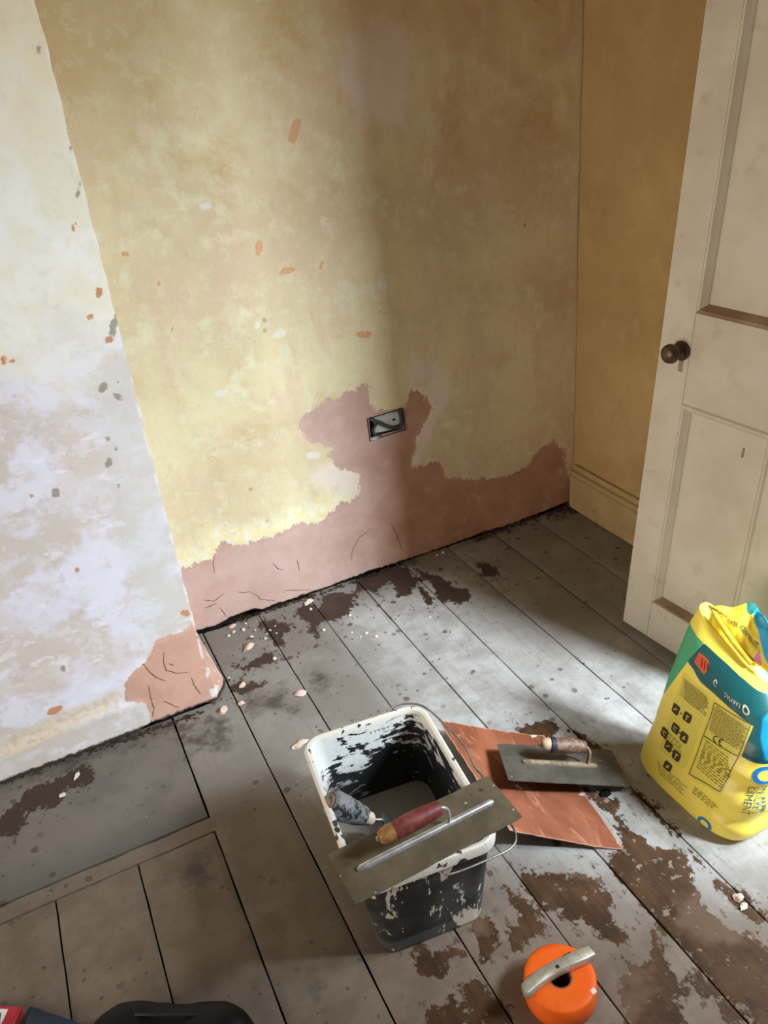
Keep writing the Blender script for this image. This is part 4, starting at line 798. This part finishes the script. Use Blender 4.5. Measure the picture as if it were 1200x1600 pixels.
# ------------------------------------------------------------------ things cut by the lower edge of the frame
def build_black():
    m = M('black_leather', .5, .2); a = m.noise(12, 4); m.col(m.mix(a, lin((8, 6, 6)), lin((18, 14, 13)))).bump(m.noise(26, 5), .4, .004)
    root = None
    bm = bmesh.new(); rings = []; A = Vector((-.520, -1.142, 0)); Bq = Vector((-.236, -1.292, 0)); d = (Bq-A); L = d.length; d.normalize(); nrm = Vector((-d.y, d.x, 0))
    N = 30; K = 24
    for i in range(N+1):
        t = i/N; p = A+d*(L*t); prof = max(.02, (1-abs(2*t-1)**3.2))**.5
        wdt = .068*prof*(1+.05*math.sin(t*9)); h = (.052+.008*math.sin(t*7+1))*prof
        ring = []
        for k in range(K):
            a = 2*PI*k/K; ca, sa = math.cos(a), math.sin(a)
            x = wdt*math.copysign(abs(ca)**.75, ca); z = h*math.copysign(abs(sa)**.75, sa)
            q = p+nrm*x; q.z = max(.001, h*.62+z*.72+.004*fbm(q.x*22, q.y*22, z*22, 3)); ring.append(q)
        rings.append(ring)
    loft(bm, rings); bmesh.ops.recalc_face_normals(bm, faces=bm.faces)
    o = obj('leather_bag', bm, m.m, None, True); finish(o, None, 'black shiny leather bag on the boards, cut off by the frame at lower left', 'bag')
    bm = bmesh.new(); tube(bm, smooth_path([A+d*.02+nrm*.045+Vector((0, 0, .030)), A+d*.09+nrm*.030+Vector((0, 0, .064)), A+d*.16+nrm*.026+Vector((0, 0, .068)), A+d*.24+nrm*.035+Vector((0, 0, .050))], 6), .0028, 8); obj('piping', bm, simple('black_piping', (34, 28, 27), .5), o, True)
    # folded navy cloth
    m = M('navy_cloth', .9, .1); m.col(m.mix(m.noise(60, 3), lin((44, 50, 62)), lin((58, 66, 78)))).bump(m.noise(140, 2, .5), .4, .001)
    def fn(u, v):
        a = Vector((-.602, -1.004, 0)).lerp(Vector((-.517, -1.089, 0)), u); b = a+Vector((-.06, -.12, 0)); p = a.lerp(b, v)
        z = .016*max(0, 1-abs(2*u-1)**4)*max(0, 1-abs(2*v-1)**4)**.6+.004*fbm(u*4, v*4, 3, 3)+.005
        return (p.x+.004*fbm(u*5, v*5, 8, 2), p.y, max(.002, z))
    v, f = grid(np.linspace(0, 1, 15), np.linspace(0, 1, 15), fn); N = len(v); v += [(x, y, .0012) for x, y, z in v]; f += [tuple(N+k for k in q[::-1]) for q in f]
    n = 15; lp = list(range(n))+[j*n+n-1 for j in range(1, n)]+[(n-1)*n+i for i in range(n-2, -1, -1)]+[j*n for j in range(n-2, 0, -1)]
    f += [(lp[k], N+lp[k], N+lp[(k+1) % len(lp)], lp[(k+1) % len(lp)]) for k in range(len(lp))]
    me = bpy.data.meshes.new('cloth'); me.from_pydata(v, [], f); finish(link('cloth', me, m.m, None, 60), None, 'folded dark navy cloth beside the black bag at lower left', 'cloth')
    # red and white packet
    root = finish(empty('packet', (-.668, -1.022, .001), Matrix.Rotation(-.55, 3, 'Z')), None, 'red packet with white and black print at the lower left corner', 'packet')
    bm = bmesh.new(); box(bm, (0, 0, .009), (.075, .085, .018), .006, 3); obj('wrapper', bm, simple('red_wrapper', (170, 30, 40), .4, .5), root, 50)
    bm = bmesh.new(); box(bm, (-.008, .012, .0184), (.044, .045, .0012), .0005); p = obj('white_panel', bm, simple('white_print', (214, 210, 204), .5), root)
    bm = bmesh.new(); 
    for k in range(3): box(bm, (-.014+.010*k, .014, .0192), (.005, .026, .0008), 0, 1, Matrix.Rotation(.4, 3, 'Z'))
    obj('black_print', bm, simple('black_print', (24, 22, 24), .5), root)
build_black()

# ------------------------------------------------------------------ plaster chips and crumbs on the boards
CHIP = smear_mat('flaked_pink_plaster', (192, 166, 150), (212, 194, 180), .5, 60, .9); PALE = smear_mat('pale_plaster_crumb', (196, 182, 166), (216, 208, 196), .5, 90, .9)
def chip_mesh(seed, sx, sy, sz):
    rnd = random.Random(seed); bm = bmesh.new(); bmesh.ops.create_icosphere(bm, subdivisions=2, radius=1)
    for v in bm.verts:
        k = 1+.55*fbm(v.co.x*1.3+seed, v.co.y*1.3, v.co.z*1.3, 3); v.co = Vector((v.co.x*sx*k, v.co.y*sy*k, v.co.z*sz*k))
    mz = min(v.co.z for v in bm.verts)
    for v in bm.verts: v.co.z = max(v.co.z, mz*.35)-mz*.35
    return bm
BIG = [((.102, -.165), .024, .010, .009, .75, 'long curled flake of pink plaster near the alcove wall'),
       ((.163, -.449), .016, .012, .008, -.2, 'oval pink plaster chip on a dark smear in the middle of the boards'),
       ((.092, -.630), .020, .011, .007, .3, 'pinkish plaster chip touching the back left corner of the bucket'),
       ((.030, -.326), .011, .008, .008, .4, 'pink plaster lump on a dark stain beside the chimney breast foot'),
       ((.004, -.397), .009, .008, .006, .0, 'small pink chip beside a board joint in front of the chimney breast'),
       ((-.046, -.398), .014, .010, .008, .5, 'broken plaster lumps at the foot of the chimney breast corner'),
       ((-.446, -.432), .016, .005, .005, 1.0, 'pale stick-like plaster sliver on the grey hearth'),
       ((-.486, -.480), .008, .007, .005, .2, 'whitish crumb lying in the dark streak on the hearth'),
       ((.702, -1.487), .012, .009, .006, .6, 'pale pink chip on the brown board in front of the cement bag'),
       ((.697, -1.505), .010, .006, .004, .2, 'smaller whitish chip beside the pink one in front of the cement bag'),
       ((.345, -.046), .018, .009, .008, .4, 'pink plaster lump fallen against the foot of the pink wall'),
       ((.089, -.030), .015, .007, .006, .3, 'pink chip lying by the alcove wall close to the chimney breast')]
for i, (p, sx, sy, sz, rz, lab) in enumerate(BIG):
    o = obj('plaster_chip', chip_mesh(i*3.7, sx, sy, sz), CHIP if i not in (6, 7, 9) else PALE, None, 60)
    o.location = (p[0], p[1], .001); o.rotation_euler = (0, 0, rz); finish(o, None, lab, 'chip')
SMALL = [(.170, -.128), (.129, -.040), (.083, -.062), (.197, -.143), (.158, -.150), (.124, -.118), (.145, -.090), (.062, -.072), (.112, -.068), (.185, -.118), (.337, -.083), (.206, -.105), (.640, -.334), (.437, -.299), (.414, -.303), (.431, -.185), (.455, -.33), (.40, -.27), (.33, -.21), (.15, -.26), (.005, -.27), (.863, -.026), (.80, -.022), (.836, -.03)]
proto = chip_mesh(5.5, .0052, .0042, .0032); pm = None
for i, (x, y) in enumerate(SMALL):
    if pm is None:
        o = obj('plaster_crumb', proto, PALE, None, 60); pm = o
    else:
        o = pm.copy(); COL.objects.link(o)
    s = .6+.9*((i*37) % 11)/11; o.scale = (s, s, s); o.location = (x, y, .0008); o.rotation_euler = (0, 0, i*1.7)
    finish(o, None, 'tiny pale plaster crumb scattered on the floorboards near the alcove wall', 'crumb', 'plaster crumbs near the alcove wall')

bm = chip_mesh(11.3, .013, .010, .006)
for v in bm.verts: v.co += Vector((.003*fbm(v.co.x*200, v.co.y*200, 1, 3), .003*fbm(v.co.x*200, v.co.y*200, 7, 3), 0))
o = obj('scrap', bm, simple('dark_green_scrap', (14, 20, 14), .9, .1, 0, .4, 120), None, 60); o.location = (.652, -1.150, .001)
finish(o, None, 'small dark green scrap on the boards between the terracotta sheet and the cement bag', 'scrap')

# ------------------------------------------------------------------ cement bag, half used, standing upside down
BV=[0,.02,.10,.22,.31,.365,.40]; BCX=[.840,.841,.853,.880,.907,.925,.936]; BCY=[-1.252,-1.254,-1.262,-1.256,-1.240,-1.215,-1.19]
BHW=[.142,.154,.152,.146,.134,.110,.080]; BHT=[.070,.084,.080,.068,.052,.036,.022]
def bag_point(th, v, lift=0.0):
    cx, cy, hw, ht = [float(np.interp(v, BV, a)) for a in (BCX, BCY, BHW, BHT)]; E = .62
    c, s = math.cos(th), math.sin(th)
    x = cx-ht*math.copysign(abs(c)**E, c); y = cy-hw*math.copysign(abs(s)**E, s)
    z = v-.0338*max(0, (v-.2)/.2)**1.5*(1-(y-cy)/hw)
    # creases: fan-shaped from the right-hand end, plus slack dents
    w = .0028*fbm(y*9, v*9, 1.1, 3)+.0016*fbm(y*30, v*22, 4, 3)
    t = max(0, (s*abs(s)**(E-1) if s else 0)); w += .0045*t*math.sin((v-.02)*85+fbm(y*6, v*12, 2, 2)*2.2)*min(1, v/.05)*(1 if v < .22 else max(0, 1-(v-.22)/.06))
    w -= .005*math.exp(-((y+1.22)/.05)**2-((v-.255)/.03)**2)
    if v < .012: w *= v/.012
    n = Vector((-math.copysign(abs(c)**1.2, c)/max(ht, .02), -math.copysign(abs(s)**1.2, s)/hw, 0)).normalized()
    return Vector((x, y, z+.0008)) + n*(w+lift)
def bag_front(a, v, lift=.0012):                 # a: metres across the front from its middle, v: metres up
    s = max(-.999, min(.999, a/.15)); return bag_point(math.copysign(math.asin(abs(s)**(1/.62)), s), v, lift)
def bag_mat():
    m = M('printed_plastic_sack', .38, .45)
    nz = m.noise(9, 4); y = m.mix(m.ramp(nz, .3, .7), lin((252, 234, 104)), lin((247, 225, 84)))
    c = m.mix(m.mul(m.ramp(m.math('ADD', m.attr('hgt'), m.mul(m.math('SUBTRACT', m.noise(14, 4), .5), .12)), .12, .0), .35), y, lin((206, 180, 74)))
    c = m.mix(m.ramp(m.attr('panel'), .001, -.001), c, lin((232, 218, 96)))
    c = m.mix(m.ramp(m.attr('block'), .001, -.001), c, lin((204, 190, 84)))
    c = m.mix(m.ramp(m.attr('green'), .001, -.001), c, lin((72, 168, 120)))
    c = m.mix(m.ramp(m.attr('teal'), .001, -.001), c, m.mix(nz, lin((24, 96, 98)), lin((18, 84, 88))))
    c = m.mix(m.ramp(m.attr('blue'), .003, -.003), c, lin((30, 160, 224)))
    c = m.mix(m.ramp(m.attr('orange'), .001, -.001), c, lin((216, 88, 50)))
    m.col(c).bump(m.noise(40, 4, .6), .12, .002); return m.m
def build_bag():
    root = finish(empty('cement_bag', (.84, -1.25, 0)), None, 'slumped yellow and teal cement bag standing open in front of the door', 'bag')
    base = root.location.copy()
    NU, NV = 112, 92; ths = [-PI+2*PI*i/NU for i in range(NU)]; vs = [.40*j/(NV-1) for j in range(NV)]
    verts = []; AV = []
    for v in vs:
        for t in ths:
            verts.append(bag_point(t, v)-base); s = math.copysign(abs(math.sin(t))**.62, math.sin(t))
            fr = math.cos(t) >= -.02
            AV.append((s*.15 if fr else (math.copysign(.30, s)-s*.15), v))
    faces = [(j*NU+i, j*NU+(i+1) % NU, (j+1)*NU+(i+1) % NU, (j+1)*NU+i) for j in range(NV-1) for i in range(NU)]
    faces.append(tuple(range(NU-1, -1, -1)))
    # open mouth: rolled a little way inside
    n0 = len(verts)
    for t in ths:
        p = bag_point(t, .40)-base; c0 = Vector((float(np.interp(.40, BV, BCX)), float(np.interp(.40, BV, BCY)), p.z+base.z))-base
        verts.append(p.lerp(c0, .25)-Vector((0, 0, .05))); AV.append((.9, .36))
    faces += [((NV-1)*NU+i, (NV-1)*NU+(i+1) % NU, n0+(i+1) % NU, n0+i) for i in range(NU)]
    faces.append(tuple(n0+i for i in range(NU)))
    me = bpy.data.meshes.new('sack'); me.from_pydata([tuple(p) for p in verts], [], faces)
    A = np.array(AV); k = .15
    def reg(name, poly): fattr(me, name, sdf(A, [[(s*k, v) for s, v in p] for p in poly]))
    reg('teal', [[(-.62, .308), (-.44, .362), (.23, .363), (1.6, .361), (1.6, .209), (.673, .209), (.745, .285), (.026, .292), (-.256, .292), (-.444, .304)]])
    reg('green', [[(-1.9, .364), (-.45, .361), (-.611, .306), (-.849, .208), (-1.25, .15), (-1.9, .15)]])
    reg('orange', [[(-.455, .342), (-.192, .341), (-.235, .310), (-.500, .318)]])
    reg('panel', [[(.03, .280), (.725, .289), (.60, .115), (.03, .098)], [(-.62, .285), (.0, .284), (-.02, .10), (-.55, .10)]])
    reg('block', [[(-.59, .275), (-.03, .278), (-.08, .236), (-.54, .236)], [(.09, .272), (.69, .278), (.645, .222), (.085, .212)]])
    reg('blue', [[(.84, .31), (1.0, .335), (1.6, .34), (1.6, .215), (.95, .220), (.90, .25), (.86, .27)], [(1.0, .40), (1.7, .40), (1.7, .37), (1.0, .38)]])
    fattr(me, 'hgt', A[:, 1])
    o = link('sack', me, bag_mat(), root, True)
    INK = simple('dark_olive_ink', (66, 58, 24), .5); SOFT = simple('faded_olive_ink', (132, 118, 48), .5); WHITE = simple('cream_print', (206, 206, 190), .5)
    BLUE = simple('blue_print', (28, 120, 190), .5); GREY = simple('grey_green_print', (92, 112, 104), .5); RED = simple('dark_red_print', (140, 40, 26), .5)
    def decal(name, shapes, mat, lab=None, lift=.0012, parent=root):
        """shapes: polygons in (a, v) metres on the sack front, each draped over it"""
        vv, ff = [], []
        for sh in shapes:
            n = len(vv); vv += [tuple(bag_front(a, v, lift)-base) for a, v in sh]; ff.append(tuple(range(n, n+len(sh))))
        m2 = bpy.data.meshes.new(name); m2.from_pydata(vv, [], ff); q = link(name, m2, mat, parent)
        if lab: q['label'] = lab
        return q
    def rect(a, v, w, h, ang=0, n=1):
        ca, sa = math.cos(ang), math.sin(ang); out = []
        P = [(-w/2+w*i/n, -h/2) for i in range(n+1)]+[(w/2-w*i/n, h/2) for i in range(n+1)]
        return [(a+x*ca-y*sa, v+x*sa+y*ca) for x, y in P]
    def rings(a, v, r0, r1, n=28, gap=0):
        out = []
        for i in range(n):
            t0, t1 = gap+(2*PI-2*gap)*i/n, gap+(2*PI-2*gap)*(i+1)/n
            out.append([(a+r0*math.cos(t0), v+r0*math.sin(t0)), (a+r1*math.cos(t0), v+r1*math.sin(t0)), (a+r1*math.cos(t1), v+r1*math.sin(t1)), (a+r0*math.cos(t1), v+r0*math.sin(t1))])
        return out
    def text(name, body, a, v, size, ang, mat, drape, sx=1.0):
        ct = bpy.data.curves.new('t', 'FONT'); ct.body = body; ct.size = size; ct.resolution_u = 3; ct.align_y = 'CENTER'
        to = bpy.data.objects.new('t', ct); COL.objects.link(to); dg = bpy.context.evaluated_depsgraph_get()
        m2 = bpy.data.meshes.new_from_object(to.evaluated_get(dg)); bpy.data.objects.remove(to)
        ca, sa = math.cos(ang), math.sin(ang)
        for q in m2.vertices:
            x, y = q.co.x*sx, q.co.y; q.co = drape(a+x*ca-y*sa, v+x*sa+y*ca)
        return link(name, m2, mat, root)
    dr = lambda a, v: bag_front(a, v, .0014)-base
    # maker's ring and name, upside down on the teal band
    decal('ring_logo', rings(.089, .309, .0055, .0098), WHITE, 'white ring emblem on the teal band')
    text('printed_name', 'TARMAC', .076, .309, .0125, PI, WHITE, dr, .95)
    decal('leaf_mark', rings(.000, .314, .0045, .0062, 16, .9)+[rect(.001, .318, .003, .008, .6)], WHITE)
    decal('hazard_print', [rect(-.052+.010*i, .329, .0035, .016, .2) for i in range(3)], RED)
    # pictograms: rounded dark squares with pale figures, in pairs
    for i, (s, v) in enumerate([(-.50, .207), (-.272, .210), (-.404, .168), (-.221, .165), (-.411, .123), (-.234, .119), (-.56, .140), (-.30, .082)]):
        a = s*.15; q = .0105; r = .003
        sq = [(a+x, v+y) for x, y in ((-q+r, -q), (q-r, -q), (q, -q+r), (q, q-r), (q-r, q), (-q+r, q), (-q, q-r), (-q, -q+r))]
        p = decal('pictogram', [sq], INK)
        gl = [[rect(a-.001, v, .011, .003, .7), rect(a+.003, v+.003, .006, .0025, -.5)], [rect(a, v-.001, .003, .011), rect(a+.002, v+.004, .008, .0025)], [rect(a, v+.003, .011, .0025, .2), rect(a-.001, v-.003, .009, .0025, -.3)], [rect(a, v, .0035, .012, -.5), rect(a+.003, v-.002, .006, .002, .4)]][i % 4]
        decal('figure', gl, simple('pale_figure', (206, 192, 96), .5) if i == 0 else bpy.data.materials['pale_figure'], None, .0018, p)
    decal('pictogram_arrow', [rect(-.058, .208, .006, .002), rect(-.047, .167, .006, .002), rect(-.048, .121, .005, .002)], INK)['kind'] = 'stuff'
    # small print, too fine to read: rows of short dashes
    rnd = random.Random(4); rows = []
    for j in range(9):
        v = .272-.0042*j; x = -.082+.002*j
        while x < -.008: l = rnd.uniform(.004, .012); rows.append(rect(x+l/2, v, l, .0013)); x += l+.0022
    for j in range(12):
        v = .272-.0046*j; x = .016
        while x < .096-.0006*j: l = rnd.uniform(.004, .011); rows.append(rect(x+l/2, v, l, .0012)); x += l+.0022
    decal('small_print', rows, SOFT)['kind'] = 'stuff'; rows = []
    for j in range(13):
        v = .194-.0052*j; x = .018; big = 4 <= j <= 8
        while x < .082: l = rnd.uniform(.006, .013); rows.append(rect(x+l/2, v, l, .0024 if big else .0014)); x += l+(.006 if big else .003)
    for j in range(5):
        v = .148-.0048*j; x = -.078
        while x < -.032: l = rnd.uniform(.004, .010); rows.append(rect(x+l/2, v, l, .0013)); x += l+.003
    for j in range(4):
        v = .088-.0050*j; x = .030
        while x < .085: l = rnd.uniform(.005, .012); rows.append(rect(x+l/2, v, l, .0017)); x += l+.003
    for j in range(5):
        v = .072-.0055*j; x = -.075+.004*j
        while x < .005: l = rnd.uniform(.006, .016); rows.append(rect(x+l/2, v, l, .0014)); x += l+.003
    decal('small_print', rows, SOFT)['kind'] = 'stuff'
    # ruled table with the conformity mark
    L = lambda p, q, w=.0011: [(p[0], p[1]-w), (q[0], q[1]-w), (q[0], q[1]+w), (p[0], p[1]+w)]
    Lv = lambda p, q, w=.0009: [(p[0]-w, p[1]), (p[0]+w, p[1]), (q[0]+w, q[1]), (q[0]-w, q[1])]
    c0, c1, c2, c3, m0, m1 = (.0105, .276), (.1065, .287), (.086, .123), (.008, .106), (.0093, .199), (.0945, .207)
    def seg(f, p, q, n=6): return [f((p[0]+(q[0]-p[0])*i/n, p[1]+(q[1]-p[1])*i/n), (p[0]+(q[0]-p[0])*(i+1)/n, p[1]+(q[1]-p[1])*(i+1)/n)) for i in range(n)]
    decal('table_rule', seg(L, c0, c1)+seg(L, c3, c2)+seg(L, m0, m1)+seg(Lv, c0, c3)+seg(Lv, c1, c2), SOFT)
    arc = lambda a, v: [q for i, q in enumerate(rings(a, v, .0055, .0078, 20)) if 4 <= i <= 15]
    decal('conformity_mark', arc(.0405, .2105)+arc(.0545, .2125)+[rect(.051, .2125, .006, .0018)], INK, 'CE mark printed in dark ink')
    decal('corner_ring', rings(.080, .026, .010, .0165, 30), BLUE, 'blue ring print near the base')
    decal('side_ring', rings(.1475, .187, .010, .0175, 30), BLUE, 'blue ring print at the right-hand side')
    text('side_lettering', 'CEMENT', .1345, .157, .0150, -PI/2, GREY, dr)
    text('side_lettering', 'CONCRETE', .1452, .160, .0110, -PI/2, GREY, dr)
    # seam of rolled plastic at the mouth and the torn flap above it
    FA, FB, FC, FD, FE = Vector((.936, -1.134, .402)), Vector((.922, -1.262, .352)), Vector((.932, -1.332, .335)), Vector((.952, -1.278, .425)), Vector((1.000, -1.192, .424))
    def flap(u, v):
        lo = FA.lerp(FB, min(1, u/.7)) if u <= .7 else FB.lerp(FC, (u-.7)/.3)
        hi = FA.lerp(FE, u/.55) if u <= .55 else FE.lerp(FD, (u-.55)/.45)
        hi = hi + Vector((0, 0, .004*math.sin(u*17)))
        p = lo.lerp(hi, v); w = .004*fbm(u*6, v*5, 3, 3)+.008*math.sin(v*PI)*(1-u*.4)
        return p+Vector((-w*.8, 0, w))
    us = np.linspace(0, 1, 34); v2 = np.linspace(0, 1, 18); vv, ff = grid(us, v2, lambda u, v: tuple(flap(u, v)-base)); N = len(vv)
    vv += [(x+.0012, y, z-.0008) for x, y, z in vv]; ff += [tuple(N+i for i in q[::-1]) for q in ff]; n = len(us); mm = len(v2)
    lp = list(range(n))+[j*n+n-1 for j in range(1, mm)]+[(mm-1)*n+i for i in range(n-2, -1, -1)]+[j*n for j in range(mm-2, 0, -1)]
    ff += [(lp[i], N+lp[i], N+lp[(i+1) % len(lp)], lp[(i+1) % len(lp)]) for i in range(len(lp))]
    fm = M('printed_flap', .38, .45); nz = fm.noise(12, 4); c = fm.mix(nz, lin((240, 216, 74)), lin((230, 204, 58)))
    c = fm.mix(fm.ramp(fm.attr('teal'), .003, -.003), c, lin((36, 112, 104))); c = fm.mix(fm.ramp(fm.attr('blue'), .003, -.003), c, lin((34, 166, 226))); c = fm.mix(fm.ramp(fm.attr('pinkmark'), .003, -.003), c, lin((214, 96, 168)))
    fm.col(c).bump(fm.noise(40, 4), .12, .002)
    me = bpy.data.meshes.new('torn_flap'); me.from_pydata(vv, [], ff); UV = np.array([(u, v) for v in v2 for u in us]*2)
    fattr(me, 'teal', sdf(UV, [[(.42, 1.1), (.50, .72), (.56, .70), (.66, 1.1)]])); fattr(me, 'blue', sdf(UV, [[(.62, 1.1), (.58, .84), (.74, .64), (.86, .2), (1.1, .0), (1.1, 1.1)]])); fattr(me, 'pinkmark', sdf(UV, [[(.72, .05), (.79, .30), (.82, .02)]]))
    fl = link('torn_flap', me, fm.m, root, True)
    text('flap_lettering', 'CONCRETE CEMENT', 0, 0, .0165, 0, GREY, lambda a, v: flap(.05+a/.215, .34+v*9.5)-base+Vector((-.0012, 0, .0012)), 1.0)
    bm = bmesh.new(); pts = [FA+Vector((-.002, .004, .006)), FA.lerp(FB, .3)+Vector((-.008, 0, .004)), FA.lerp(FB, .65)+Vector((-.009, 0, .001)), FB+Vector((-.005, 0, -.001)), FB+Vector((-.001, -.012, -.006))]
    tube(bm, [p-base for p in smooth_path(pts, 6)], [.004]*3+[.0065]*18+[.003]*12, 8, 1.0)
    obj('rolled_seam', bm, simple('shaded_yellow_plastic', (226, 196, 56), .4), root, True)
build_bag()
